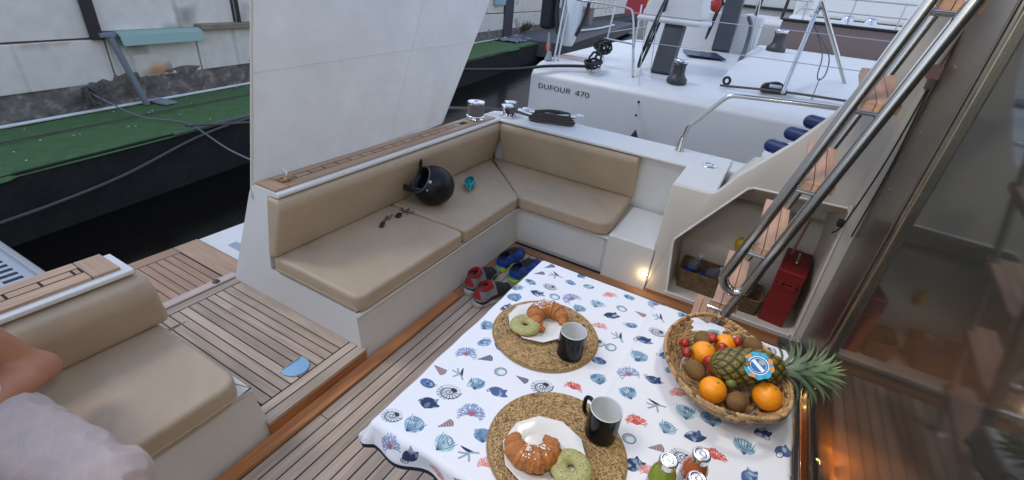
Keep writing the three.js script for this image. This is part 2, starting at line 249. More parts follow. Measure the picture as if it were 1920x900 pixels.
{
  const s = struct('passage_step', 'grey teak step through the gap between the two benches', bx(-2.2, -1.64, -0.3, 0.087, -1.04, 0.0), M.caulk);
  for (let k = 0; k < 9; k++) { const a = -2.152 + k * 0.0496; PL('plank', a, a + 0.0432, 0.06, 0.089, -0.978, -0.066, M.plank, s, 'z'); }
  PL('edge_board', -2.2, -1.648, 0.06, 0.089, -1.038, -0.986, M.plank, s);
  PL('edge_board', -2.2, -1.648, 0.06, 0.089, -0.058, -0.013, M.plank[4], s);
  PL('nosing', -2.2, -1.63, 0.072, 0.089, -0.006, 0.046, M.plank[3], s);
  PL('riser', -2.198, -1.632, -0.02, 0.0715, 0.002, 0.044, M.varnish, s);
  PL('side_board', -2.2, -2.16, 0.06, 0.089, -0.978, -0.066, M.plank[1], s, 'z'); PL('side_board', -1.706, -1.648, 0.06, 0.089, -0.978, -0.066, M.plank[2], s, 'z');
  part('threshold', rbx(-2.2, -1.62, 0.06, 0.1, -1.105, -1.045, 0.006), std({ map: teakGrey[0], color: lin(0.95, 0.97, 1.05), roughness: 0.5 }), s);
  for (const x of [-2.08, -1.74]) part('bolt', lathe([[0, 0.012], [0.012, 0.011], [0.02, 0.004], [0.022, 0]], 14).translate(x, 0.1, -1.075), std({ color: lin(0.1, 0.09, 0.08), metalness: 1, roughness: 0.4 }), s);
  // chrome flap ring let into the step
  const fl = thing('deck_latch', 'pale blue half round latch plate let into the teak step', 'latch', [-1.925, 0.0895, -0.135], 0.0);
  const hs = new THREE.Shape(); hs.absarc(0, 0, 0.064, 0, Math.PI, false); hs.lineTo(-0.064, -0.03); hs.lineTo(0.064, -0.03);
  part('plate', fin(ext(hs, 0.008, 0.002).rotateX(-Math.PI / 2).rotateY(Math.PI)), phy({ color: lin(0.3, 0.52, 0.75), roughness: 0.3, clearcoat: 0.4 }), fl);
  part('hinge', rod([-0.05, 0.009, -0.028], [0.05, 0.009, -0.028], 0.004, 8), M.steel, fl);
}
{
  const p = struct('swim_platform', 'stern swim platform with teak inlay', rbx(-4.8, 0.7, -0.12, 0.06, -1.72, -1.09, 0.03), M.gel);
  part('caulk_bed', bx(-4.6, -1.5, 0.055, 0.07, -1.69, -1.11), M.caulk, p);
  for (let k = 0; k < 26; k++) { const a = -2.943 + k * 0.0491; PL('plank', a, a + 0.0435, 0.06, 0.072, -1.595, -1.112, M.platPlank, p, 'z'); }
  PL('border_board', -2.95, -1.665, 0.06, 0.072, -1.69, -1.602, M.platPlank[1], p);
  PL('border_board', -1.66, -1.505, 0.06, 0.072, -1.69, -1.112, M.capPlank[1], p, 'z');
  const d = part('drain_plate', rbx(-2.3, -2.2, 0.07, 0.0745, -1.56, -1.49, 0.002), M.steel, p);
  part('lifting_slot', rbx(-1.42, -1.36, 0.058, 0.066, -1.48, -1.2, 0.003), std({ color: lin(0.35, 0.38, 0.42), roughness: 0.4 }), p);
  part('eye_bolt', new THREE.TorusGeometry(0.02, 0.005, 8, 16).translate(-1.32, 0.08, -1.36), M.black, p);
}
// passerelle grating beyond the near bench
{
  const g = thing('passerelle', 'aluminium gangway grating with slotted tread at the left edge', 'gangway', [-2.25, 0, -1.95], 0.02);
  part('frame', [rbx(-0.012, 0.03, -0.03, 0.05, -1.6, 0.5, 0.01), rbx(-0.52, -0.48, -0.03, 0.05, -1.6, 0.5, 0.01)], std({ color: lin(0.55, 0.58, 0.62), metalness: 0.9, roughness: 0.35 }), g);
  part('tread_plate', bx(-0.49, -0.01, 0.0, 0.012, -1.6, 0.5), std({ color: lin(0.45, 0.5, 0.55), metalness: 0.3, roughness: 0.5 }), g);
  for (let r = 0; r < 3; r++) for (let k = 0; k < 26; k++) part('slot', bx(-0.42 + r * 0.14, -0.33 + r * 0.14, 0.012, 0.0145, -1.5 + k * 0.07, -1.47 + k * 0.07), M.black, g);
}

// ---------------------------------------------------------------- benches, coaming, cushions
const rpoly = (pts, r) => { // rounded polygon path as points
  const out = [], n = pts.length;
  for (let i = 0; i < n; i++) { const p = pts[i], a = pts[(i + n - 1) % n], b = pts[(i + 1) % n], q = p[2] ?? r; const la = Math.hypot(a[0] - p[0], a[1] - p[1]), lb = Math.hypot(b[0] - p[0], b[1] - p[1]); const k = Math.min(q, la / 2, lb / 2); const A = [p[0] + (a[0] - p[0]) / la * k, p[1] + (a[1] - p[1]) / la * k], B = [p[0] + (b[0] - p[0]) / lb * k, p[1] + (b[1] - p[1]) / lb * k]; for (let t = 0; t <= 6; t++) { const u = t / 6; out.push([(1 - u) ** 2 * A[0] + 2 * u * (1 - u) * p[0] + u * u * B[0], (1 - u) ** 2 * A[1] + 2 * u * (1 - u) * p[1] + u * u * B[1]]); } }
  return out;
};
const transomProfile = (c, back = -0.66) => rpoly([[0.03, -0.3, 0.001], [0.03, 0, 0.001], [0.006, 0.288, 0.005], [0.03, 0.296, 0.004], [0.03, 0.31, 0.004], [-0.65, 0.31, 0.03], [-0.56, c - 0.03, 0.02], [-0.47, c - 0.022, 0.008], [-0.47, c, 0.008], [back, c, 0.02], [back - 0.04, c - 0.04, 0.03], [-1.04, 0.09, 0.05], [-1.09, -0.3, 0.001]], 0.01);
{
  const b = thing('transom_bench', 'white moulded bench under the long beige cushions across the stern', 'bench');
  part('moulding', exX(transomProfile(0.822), -1.646, 0.95, 0), M.gel, b);
  const s = thing('side_bench', 'white moulded side bench and coaming on the sailboat side', 'bench');
  part('moulding', exZ(rpoly([[0.98, -0.75], [0.99, 0.2], [0.93, 0.76], [0.89, 0.8195], [0.47, 0.8195], [0.47, 0.795], [0.56, 0.788], [0.65, 0.308], [-0.008, 0.308], [-0.008, 0.295], [0.02, 0.288], [0.035, -0.3], [0.035, -0.75]], 0.012), -0.58, 1.13, 0), M.gel, s);
  part('coaming_end', exZ(rpoly([[0.98, -0.75], [0.99, 0.2], [0.93, 0.76], [0.89, 0.8195], [0.5, 0.8195], [0.5, 0.772], [0.66, 0.77], [0.665, -0.75]], 0.012), 1.128, 1.36, 0), M.gel, s);
  const h = part('hatch_panel', rbx(0.012, 0.04, 0.025, 0.282, 0.045, 0.752, 0.006), M.gel, s);
  part('step_block', rbx(-0.012, 0.6, -0.02, 0.346, 0.772, 1.13, 0.014), M.gel, s);
  part('side_wall', rbx(0.004, 0.64, 0.2, 0.818, 1.103, 1.14, 0.01), M.gel, s);
  part('top_slab', rbx(-0.004, 0.52, 0.77, 0.8225, 1.10, 1.362, 0.012), M.gel, s);
  const dr = part('filler_cap', lathe([[0, 0.006], [0.035, 0.006], [0.037, 0.01], [0.05, 0.008], [0.056, 0.0]], 28).translate(0.588, 0.8205, 1.235), M.chrome, s);
  part('cap_ring', new THREE.TorusGeometry(0.03, 0.003, 6, 24).rotateX(Math.PI / 2).translate(0.588, 0.829, 1.235), M.steel, s);
  const n = thing('near_bench', 'white moulded bench below the cushion where the person sits', 'bench');
  const g = exX(transomProfile(0.722), -4.7, -2.172, 0); const p = g.attributes.position; for (let i = 0; i < p.count; i++) if (p.getX(i) > -3.5) p.setX(i, p.getX(i) - 0.17 * Math.max(0, p.getY(i))); g.computeVertexNormals();
  part('moulding', toCreasedNormals(g, 0.7), M.gel, n);
}
const poly2 = (pts) => { const n = pts.length; return (x, y) => { let d = 1e9, inside = false; for (let i = 0, j = n - 1; i < n; j = i++) { const [ax, ay] = pts[i], [bx_, by] = pts[j], ex = bx_ - ax, ey = by - ay, wx = x - ax, wy = y - ay, t = Math.min(1, Math.max(0, (wx * ex + wy * ey) / (ex * ex + ey * ey))); d = Math.min(d, (wx - ex * t) ** 2 + (wy - ey * t) ** 2); if ((ay > y) !== (by > y) && x < ex * (y - ay) / ey + ax) inside = !inside; } return (inside ? -1 : 1) * Math.sqrt(d); }; };
// soft upholstered solid: outline in the plane (a, b), extent along c, rounded by r, slightly crowned and uneven
function soft(outline, lo, hi, r, crown, h, sd) {
  const q = poly2(outline), mid = (lo + hi) / 2;
  return (a, b, c) => { const e = q(a, b), k = Math.min(1, Math.max(0, -e / 0.16)), w = crown * k * (2 - k) + 0.004 * fbm(a * 4 + sd, c * 4, b * 4) + 0.0012 * fbm(a * 14 + sd, c * 14, b * 9), d = e + r, f = Math.abs(c - mid) - (hi - lo) / 2 + r - (c > mid ? w : 0); return Math.min(Math.max(d, f), 0) + Math.hypot(Math.max(d, 0), Math.max(f, 0)) - r; };
}
function seat(name, label, poly, y0, y1, group) {
  const c = thing(name, label, 'cushion', [0, 0, 0], 0, group), pts = rpoly(poly, 0.04), xs = pts.map((p) => p[0]), zs = pts.map((p) => p[1]);
  const f = soft(pts, y0, y1, 0.022, 0.004, 0, rr(0, 9));
  part('cover', nets((x, y, z) => f(x, z, y), [Math.min(...xs) - 0.03, y0 - 0.02, Math.min(...zs) - 0.03], [Math.max(...xs) + 0.03, y1 + 0.035, Math.max(...zs) + 0.03], 0.0085), M.leather, c);
  const pp = pts.filter((_, i) => i % 2 === 0);
  part('piping', tube(pp.map(([x, z]) => [x, y0 + 0.03, z]), 0.0032, pp.length * 3, 5, true), M.leather, c);
  return c;
}
const G1 = 'beige seat cushions';
seat('seat_cushion', 'long beige seat cushion with the helmet, at the passage end of the stern bench', [[-1.652, -0.615], [-0.755, -0.615], [-0.755, 0.04, 0.05], [-1.652, 0.04, 0.07]], 0.314, 0.42, G1);
seat('seat_cushion', 'beige seat cushion under the teal mask in the stern corner', [[-0.745, -0.615], [0.59, -0.61, 0.02], [-0.02, 0.035, 0.03], [-0.745, 0.04, 0.05]], 0.314, 0.42, G1);
seat('seat_cushion', 'beige seat cushion of the side bench beside the white step', [[0.605, -0.6, 0.02], [0.61, 0.74], [-0.035, 0.775, 0.13], [-0.03, 0.04, 0.03]], 0.314, 0.42, G1);
seat('seat_cushion', 'beige seat cushion on the near bench beside the seated person', [[-4.5, -0.53], [-2.262, -0.53, 0.05], [-2.262, 0.06, 0.09], [-4.5, 0.06]], 0.314, 0.42, G1);
function backCushion(label, f, lo, hi) { const c = thing('backrest_cushion', label, 'cushion', [0, 0, 0], 0, 'beige backrest cushions'); part('cover', nets(f, lo, hi, 0.0085), M.leather, c); return c; }
const bk1 = soft(rpoly([[-0.63, 0.415], [-0.568, 0.415, 0.03], [-0.456, 0.745, 0.03], [-0.47, 0.79, 0.02], [-0.555, 0.79]], 0.01), -1.66, 0.55, 0.018, 0, 0, 3);
backCushion('long beige backrest cushion under the teak rail behind the helmet', (x, y, z) => bk1(z, y, x), [-1.7, 0.38, -0.66], [0.58, 0.83, -0.42]);
const bk2 = soft(rpoly([[0.63, 0.415], [0.555, 0.788], [0.47, 0.788, 0.02], [0.456, 0.745, 0.03], [0.568, 0.415, 0.03]], 0.01), -0.47, 0.757, 0.018, 0, 0, 7);
backCushion('short beige backrest cushion along the sailboat side', (x, y, z) => bk2(x, y, z), [0.42, 0.38, -0.5], [0.66, 0.83, 0.79]);
const bk3 = soft(rpoly([[-0.553, 0.418], [-0.478, 0.418, 0.03], [-0.415, 0.62, 0.05], [-0.44, 0.686, 0.03], [-0.553, 0.692]], 0.01), -4.5, -2.22, 0.03, 0, 0, 5);
backCushion('thick beige backrest cushion of the near bench behind the person', (x, y, z) => bk3(z, y, x + 0.17 * (y - 0.4)), [-4.55, 0.39, -0.58], [-2.17, 0.73, -0.37]);

// teak rail caps: two long boards with a row of short blocks between
function railCap(label, x0, x1, y, shear) {
  const r = thing('teak_rail', label, 'rail'); const sx = (x) => x - shear;
  part('caulk_bed', bx(x0 + 0.004, sx(x1) - 0.004, y - 0.002, y + 0.0105, -0.651, -0.504), M.caulk, r);
  PL('long_board', x0, sx(x1) - 0.09, y, y + 0.012, -0.655, -0.606, M.capPlank, r);
  PL('long_board', x0, sx(x1) - 0.09, y, y + 0.012, -0.555, -0.5, M.capPlank, r);
  for (let x = x0; x < sx(x1) - 0.11; x += 0.094) PL('block', x + 0.003, Math.min(x + 0.088, sx(x1) - 0.096), y, y + 0.012, -0.599, -0.562, M.capPlank, r);
  PL('end_board', sx(x1) - 0.086, sx(x1), y, y + 0.012, -0.655, -0.5, M.capPlank, r, 'z');
  return r;
}
{
  // stern rail: end board lies at the passage end, so mirror the pattern
  const r = thing('teak_rail', 'teak rail with block inlay behind the long stern backrest', 'rail'), y = 0.8225;
  part('caulk_bed', bx(-1.636, 0.436, y - 0.002, y + 0.0105, -0.651, -0.504), M.caulk, r);
  PL('end_board', -1.64, -1.56, y, y + 0.012, -0.655, -0.5, M.capPlank, r, 'z');
  PL('long_board', -1.556, 0.12, y, y + 0.012, -0.655, -0.606, M.capPlank, r);
  PL('long_board', -1.556, 0.12, y, y + 0.012, -0.555, -0.5, M.capPlank, r);
  for (let x = -1.556; x < 0.03; x += 0.094) PL('block', x + 0.003, x + 0.088, y, y + 0.012, -0.599, -0.562, M.capPlank, r);
  PL('end_board', 0.124, 0.44, y, y + 0.012, -0.655, -0.5, M.capPlank[1], r);
  railCap('teak rail with block inlay behind the near backrest', -4.6, -2.19, 0.7225, 0.135);
}
// upright white cloth behind the stern rail
{
  const c = thing('canvas_sheet', 'large white canvas sheet hung upright behind the stern rail', 'canvas');
  const nx = 60, ny = 50, mk = (off) => { const g = new THREE.PlaneGeometry(1, 1, nx, ny), p = g.attributes.position; for (let i = 0; i < p.count; i++) { const u = p.getX(i) + 0.5, v = p.getY(i) + 0.5, y = 0.83 + (v) * 1.75 - (1 - v) * (1 - u) * 0.085; const xl = -1.65 + (y - 0.75) * 0.197, xr = -0.05 + (y - 0.84) * 0.68, x = xl + (xr - xl) * u; const fold = 0.018 * Math.exp(-(((u - 0.86 + 0.3 * v) / 0.035) ** 2)) * (1 - v) + 0.012 * fbm(u * 2.2, v * 2.2, 4) - 0.05 * Math.sin(u * 3.1416) * v; p.setXYZ(i, x, y, -0.685 + fold - off); } g.computeVertexNormals(); return tri(toCreasedNormals(g, 1), 1); };
  const weave = tex(512, 512, (u, v) => { const g = 228 + 5 * Math.sin(u * 1200) * Math.sin(v * 1200) + fbm(u * 4, v * 4, 2) * 6 + fbm(u * 16, v * 16, 7) * 3; return [g + 4, g + 2, g - 4]; });
  const m = std({ map: weave, roughness: 0.85, bumpMap: leatherBump, bumpScale: 0.001, side: THREE.DoubleSide });
  part('cloth', [mk(0), mk(0.003)], m, c);
  { const at = (u, v) => { const y = 0.83 + v * 1.75 - (1 - v) * (1 - u) * 0.085, xl = -1.65 + (y - 0.75) * 0.197, xr = -0.05 + (y - 0.84) * 0.68; const fold = 0.018 * Math.exp(-(((u - 0.86 + 0.3 * v) / 0.035) ** 2)) * (1 - v) + 0.012 * fbm(u * 2.2, v * 2.2, 4) - 0.05 * Math.sin(u * 3.1416) * v; return [xl + (xr - xl) * u, y, -0.683 + fold]; };
    const L = (f) => Array.from({ length: 24 }, (_, i) => f(i / 23));
    for (const u of [0.62]) part('seam', tube(L((t) => at(u, t)), 0.0012, 60, 5), m, c); for (const v of [0.33]) part('seam', tube(L((t) => at(t, v)), 0.0012, 60, 5), m, c); for (const v of [0.006, 0.02]) part('seam', tube(L((t) => at(t * 0.98 + 0.01, v)), 0.002, 60, 5), m, c); }
  part('hem', tube([[-1.652, 0.74, -0.686], [-1.474, 1.65, -0.69], [-1.29, 2.58, -0.69]], 0.007, 30, 8), std({ color: lin(0.62, 0.57, 0.45), roughness: 0.8 }), c);
  part('hem', tube([[-0.05, 0.84, -0.686], [0.55, 1.72, -0.69], [1.13, 2.58, -0.69]], 0.005, 30, 8), std({ color: lin(0.62, 0.6, 0.55), roughness: 0.8 }), c);
  part('pole', rod([-1.4, 2.59, -0.69], [1.3, 2.59, -0.69], 0.016), M.steel, c);
  for (const x of [-1.35, 0.9]) part('arm', rod([x, 2.59, -0.69], [x, 2.34, 1.3], 0.014), M.steel, c);
}

// ---------------------------------------------------------------- locker front, wing, interior
{
  const w = thing('locker_wing', 'cream side wing with an open locker, rising to the upper deck', 'locker');
  const outer = rpoly([[1.10, 0.0, 0.002], [1.10, 0.824, 0.01], [1.355, 0.824, 0.05], [1.444, 0.966, 0.02], [1.659, 1.219, 0.1], [1.776, 1.39, 0.1], [1.889, 1.636, 0.1], [1.94, 1.85, 0.1], [2.02, 2.24, 0.01], [2.118, 2.24, 0.002], [2.118, 0.0, 0.002]], 0.02);
  const s = shape(outer.map(([z, y]) => [-z, y]));
  const hole = rpoly([[1.262, 0.055], [1.205, 0.455], [1.53, 0.925], [2.035, 0.945], [2.062, 0.055]], 0.035).map(([z, y]) => new THREE.Vector2(-z, y)); s.holes.push(new THREE.Path(hole));
  part('front', exX(s, -0.012, 0.04, 0.006), M.cream, w);
  part('top_edge', exX(rpoly([[1.30, 0.79], [1.36, 0.821], [1.45, 0.962], [1.663, 1.213], [1.78, 1.386], [1.893, 1.634], [1.945, 1.85], [2.022, 2.23], [2.06, 2.23], [1.98, 1.85], [1.92, 1.63], [1.8, 1.37], [1.68, 1.19], [1.47, 0.94], [1.36, 0.79]], 0.01), 0.038, 0.1, 0.004), M.gel, w);
  const ring = shape(rpoly([[1.24, 0.02], [1.18, 0.462], [1.517, 0.952], [2.06, 0.972], [2.088, 0.02]], 0.03).map(([z, y]) => [-z, y])); ring.holes.push(new THREE.Path(hole));
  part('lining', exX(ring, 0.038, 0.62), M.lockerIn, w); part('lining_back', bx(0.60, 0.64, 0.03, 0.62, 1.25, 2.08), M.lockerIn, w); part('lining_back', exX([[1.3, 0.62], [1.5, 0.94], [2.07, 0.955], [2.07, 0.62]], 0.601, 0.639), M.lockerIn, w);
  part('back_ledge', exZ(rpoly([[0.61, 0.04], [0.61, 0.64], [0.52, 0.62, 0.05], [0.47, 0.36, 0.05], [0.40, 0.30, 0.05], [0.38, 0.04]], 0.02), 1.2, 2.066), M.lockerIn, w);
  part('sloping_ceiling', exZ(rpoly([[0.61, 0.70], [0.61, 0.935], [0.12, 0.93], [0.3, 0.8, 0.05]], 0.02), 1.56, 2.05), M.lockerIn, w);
  part('slot', rbx(0.355, 0.385, 0.18, 0.36, 2.0, 2.03, 0.004), std({ color: lin(0.12, 0.09, 0.06), roughness: 0.7 }), w);
  part('frame_lip', tube(rpoly([[1.262, 0.055], [1.205, 0.455], [1.53, 0.925], [2.035, 0.945], [2.062, 0.055]], 0.035).map(([z, y]) => [-0.012, y, z]), 0.007, 160, 6, true), M.gel, w);
  part('plinth', bx(-0.018, 0.03, 0.001, 0.03, 1.12, 2.1), M.oiled, w);
  // side deck and hull going forward behind the wing
  part('side_deck', rbx(0.66, 0.955, -0.75, 0.8, 1.3, 6, 0.02), M.gel, w);
  const cords = thing('black_cord', 'pair of thin black cords hanging down the cream wing', 'cord');
  part('cord', tube([[-0.02, 1.6, 2.09], [-0.03, 1.2, 2.07], [-0.03, 0.86, 2.03], [-0.02, 0.79, 2.0]], 0.004, 30, 6), M.black, cords); part('cord', tube([[-0.02, 1.6, 2.095], [-0.035, 1.2, 2.1], [-0.03, 0.8, 2.09]], 0.004, 30, 6), M.black, cords);
  const cl = part('clip', rbx(-0.05, -0.01, 0.84, 0.88, 2.0, 2.03, 0.008), M.black, cords);
  const pu = thing('pulley', 'weathered reddish pulley block where the cords start', 'pulley', [-0.02, 1.66, 2.085]);
  part('cheek', new THREE.CylinderGeometry(0.035, 0.035, 0.02, 16).rotateZ(Math.PI / 2), std({ color: lin(0.25, 0.15, 0.12), roughness: 0.7 }), pu); part('hook', tube([[0, 0.03, 0], [0, 0.1, 0.01], [0, 0.18, 0.02]], 0.008, 12, 6), std({ color: lin(0.3, 0.24, 0.2), metalness: 0.6, roughness: 0.5 }), pu); part('strap', rbx(-0.012, 0.012, -0.075, -0.025, -0.012, 0.012, 0.004), M.rope, pu);
}
// courtesy lamp in the white step
{
  const l = thing('courtesy_lamp', 'small round lit lamp set into the white step block', 'lamp', [-0.014, 0.128, 1.085]);
  part('bezel', new THREE.TorusGeometry(0.022, 0.004, 10, 28).rotateY(Math.PI / 2), M.chrome, l);
  part('lens', lathe([[0, 0.006], [0.012, 0.005], [0.02, 0.0]], 20).rotateZ(Math.PI / 2), std({ color: 0xffffff, emissive: lin(1, 0.78, 0.45), emissiveIntensity: 4 }), l);
  const p = new THREE.PointLight(lin(1, 0.72, 0.4), 0.014); p.position.set(-0.03, 0, 0); p.castShadow = true; l.add(p);
}

// ---------------------------------------------------------------- cabin bulkhead with glass door, interior, overhang
{
  const d = thing('cabin_door', 'sliding glass cabin door in a polished metal frame', 'door');
  part('jamb', rbx(-0.5, 0.1, 0.0, 2.25, 2.105, 2.2, 0.006, 1), M.frame, d);
  for (let y = 0.3; y < 2.2; y += 0.28) part('screw', lathe([[0, 0.002], [0.005, 0.0015], [0.006, 0]], 10).rotateX(-Math.PI / 2).translate(-0.2, y, 2.104), M.chrome, d);
  part('seal', bx(-0.512, -0.5, 0.05, 2.25, 2.118, 2.19), M.rubber, d);
  part('stile', rbx(-0.56, -0.512, 0.055, 2.25, 2.112, 2.165, 0.01), M.frame2, d);
  part('stile', rbx(-3.4, -3.3, 0.055, 2.25, 2.112, 2.165, 0.01), M.frame2, d);
  part('pane', bx(-3.3, -0.56, 0.06, 2.25, 2.135, 2.143), phy({ color: lin(0.15, 0.16, 0.135), transmission: 0.75, thickness: 0, roughness: 0.06, ior: 1.6 }), d);
  part('sill', rbx(-4.6, 0.1, -0.02, 0.03, 1.99, 2.2, 0.006), std({ color: lin(0.3, 0.3, 0.31), metalness: 1, roughness: 0.3 }), d);
  for (const z of [2.02, 2.075, 2.105]) part('track', rbx(-4.6, -0.2, 0.03, 0.045, z, z + 0.012, 0.004), M.steel, d);
  part('bulkhead', rbx(-4.7, -3.4, 0, 2.25, 2.1, 2.2, 0.01), M.gel, d);
  const c = thing('cabin_interior', 'dark cabin behind the glass door', 'cabin');
  const dark = std({ map: teakRed, color: lin(0.75, 0.72, 0.7), roughness: 0.5 });
  part('wall', [bx(-4.7, 0.1, 0, 2.3, 5.6, 5.7), bx(0.06, 0.12, 0, 2.3, 2.2, 5.6), bx(-4.76, -4.7, 0, 2.3, 2.2, 5.6)], dark, c);
  part('ceiling', bx(-4.7, 0.1, 2.26, 2.3, 2.2, 5.6), std({ color: lin(0.6, 0.57, 0.5), roughness: 0.8 }), c);
  const fl = part('floor', bx(-4.7, 0.1, -0.3, -0.02, 2.2, 5.6), M.caulk, c);
  const fm = [0.5, 0.6, 0.7].map((s) => phy({ map: teakRed, color: lin(s, s * 0.92, s * 0.86), roughness: 0.35, clearcoat: 0.3 }));
  for (let k = 0; k < 26; k++) { const x = -2.6 + k * 0.1; PL('floor_plank', x, x + 0.096, -0.03, -0.012, 2.21, 4.4, fm, fl, 'z'); }
}
for (const [x, z] of [[-0.93, 2.19], [-1.06, 2.19]]) {
  const l = thing('threshold_lamp', x > -1 ? 'small warm lamp on the cabin floor behind the door sill, farther one' : 'small warm lamp on the cabin floor behind the door sill, nearer one', 'lamp', [x, -0.008, z], 0, 'threshold lamps');
  part('bezel', lathe([[0.02, 0.012], [0.024, 0.008], [0.026, 0]], 20), M.chrome, l);
  part('bulb', new THREE.SphereGeometry(0.018, 16, 10).translate(0, 0.022, 0), std({ color: 0xffffff, emissive: lin(1, 0.7, 0.32), emissiveIntensity: 90 }), l);
  const p = new THREE.SpotLight(lin(1, 0.66, 0.26), 22, 0, 0.85, 0.9); p.position.set(0.02, 0.1, 0.04); p.target.position.set(0.45, -0.06, 0.3); p.castShadow = true; l.add(p, p.target);
}
{
  const o = thing('upper_deck_overhang', 'white underside of the upper deck above the table', 'overhang');
  const y0 = 2.26, y1 = 2.36;
  part('soffit', [bx(-4.8, -1.0, y0, y1, 1.15, 2.3), bx(0.06, 0.96, y0, y1, 1.15, 5.6), bx(-1.0, 0.06, y0, y1, 1.15, 1.42), bx(-4.8, 0.06, y1 - 0.04, y1, 2.3, 5.6), bx(-1.0, 0.06, y0, y1, 2.16, 2.3)], M.cream, o);
  for (const [x, z, i] of [[-1.3, 1.5, 15.5], [-2.7, 1.5, 22]]) {
    const l = thing('ceiling_lamp', x > -2 ? 'lit flat ceiling lamp under the upper deck near the ladder' : 'lit flat ceiling lamp under the upper deck above the camera side', 'lamp', [x, y0, z], 0, 'ceiling lamps');
    part('housing', rbx(-0.17, 0.17, -0.02, 0, -0.12, 0.12, 0.006), M.white, l);
    part('diffuser', bx(-0.15, 0.15, -0.024, -0.0195, -0.1, 0.1), std({ color: 0xffffff, emissive: lin(1, 0.92, 0.8), emissiveIntensity: 4 }), l);
    const r = new THREE.RectAreaLight(lin(1, 0.92, 0.8), i, 0.3, 0.2); r.position.set(0, -0.03, 0); r.rotation.x = -Math.PI / 2; l.add(r);
  }
}
// ---------------------------------------------------------------- ladder
{
  const l = thing('deck_ladder', 'steel and teak ladder with double tube rail leading to the upper deck', 'ladder');
  const zr = (y) => 1.497 + 0.231 * y, zl = (y) => 1.383 + 0.234 * y, xn = -0.74, xf = -0.32, R = 0.024;
  const bend = []; for (let k = 0; k <= 12; k++) { const a = Math.PI * k / 12, c = 0.685, zc = (zl(0.72) + zr(0.72)) / 2, h = (zr(0.72) - zl(0.72)) / 2; bend.push([xn, 0.70 - Math.sin(a) * h * 1.05 + (Math.cos(a) * -0.0) - (k / 12) * 0.025, zc - Math.cos(a) * h - 0.005]); }
  part('rail', tube([[xn, 2.6, zl(2.6)], [xn, 1.8, zl(1.8)], [xn, 1.2, zl(1.2)], [xn, 0.8, zl(0.8)], ...bend, [xn, 0.8, zr(0.8)]], R, 140, 16, false, 0.3), M.satin, l);
  part('stringer', rod([xn, 2.6, zr(2.6)], [xn, 0.0, zr(0)], R, 16), M.satin, l);
  part('stringer', rod([xf, 2.6, zr(2.6)], [xf, 0.0, zr(0)], 0.016, 12), M.satin, l);
  part('foot', lathe([[0.045, 0], [0.045, 0.008], [0.028, 0.014]], 20).translate(xn, 0.001, zr(0)), M.satin, l); part('foot', lathe([[0.04, 0], [0.04, 0.008], [0.02, 0.014]], 20).translate(xf, 0.001, zr(0)), M.satin, l);
  for (const y of [0.2, 0.545, 0.89, 1.23, 1.575, 1.92, 2.26]) {
    const zc = zr(y) - 0.05;
    const t = part('tread', bx(0.012, 0.45, -0.03, -0.008, -0.03, 0.08), M.caulk, l); t.position.set(xn, y, zc); t.rotation.z = 0.17;
    for (let k = 0; k < 3; k++) PL('slat', 0, 0.47, -0.034, 0, -0.034 + k * 0.04, -0.034 + k * 0.04 + 0.0365, M.tread, t);
    part('bracket', [rbx(xn - 0.004, xn + 0.05, y - 0.043, y - 0.035, zc - 0.05, zc + 0.06, 0.003), tube([[xn, y - 0.04, zc - 0.05], [xn, y - 0.04, zr(y - 0.04)]], 0.011, 2, 10)], M.chrome, l);
  }
}

// merged small pieces with a colour each
function blobs(base, list) {
  const b = base.index ? base.toNonIndexed() : base, n = b.attributes.position.count, P = new Float32Array(n * 3 * list.length), N = new Float32Array(P.length), Cc = new Float32Array(P.length), v = V(), nm = new THREE.Matrix3();
  list.forEach(({ m, c }, k) => { nm.getNormalMatrix(m); for (let i = 0; i < n; i++) { v.fromBufferAttribute(b.attributes.position, i).applyMatrix4(m); P.set([v.x, v.y, v.z], (k * n + i) * 3); v.fromBufferAttribute(b.attributes.normal, i).applyMatrix3(nm).normalize(); N.set([v.x, v.y, v.z], (k * n + i) * 3); Cc.set(c, (k * n + i) * 3); } });
  const g = new THREE.BufferGeometry(); g.setAttribute('position', new THREE.BufferAttribute(P, 3)); g.setAttribute('normal', new THREE.BufferAttribute(N, 3)); g.setAttribute('color', new THREE.BufferAttribute(Cc, 3)); return g;
}
const mat4 = (pos, dir, up, sx, sy, sz) => { const z = dir.clone().normalize(), x = up.clone().cross(z).normalize(), y = z.clone().cross(x); return new THREE.Matrix4().makeBasis(x.multiplyScalar(sx), y.multiplyScalar(sy), z.multiplyScalar(sz)).setPosition(pos); };
const straw = () => { const s = rr(0.7, 1.25), k = rnd(); return k < 0.06 ? [0.24 * s, 0.15 * s, 0.07 * s] : [0.47 * s, 0.31 * s, 0.14 * s]; };
const bead = new THREE.IcosahedronGeometry(1, 1);

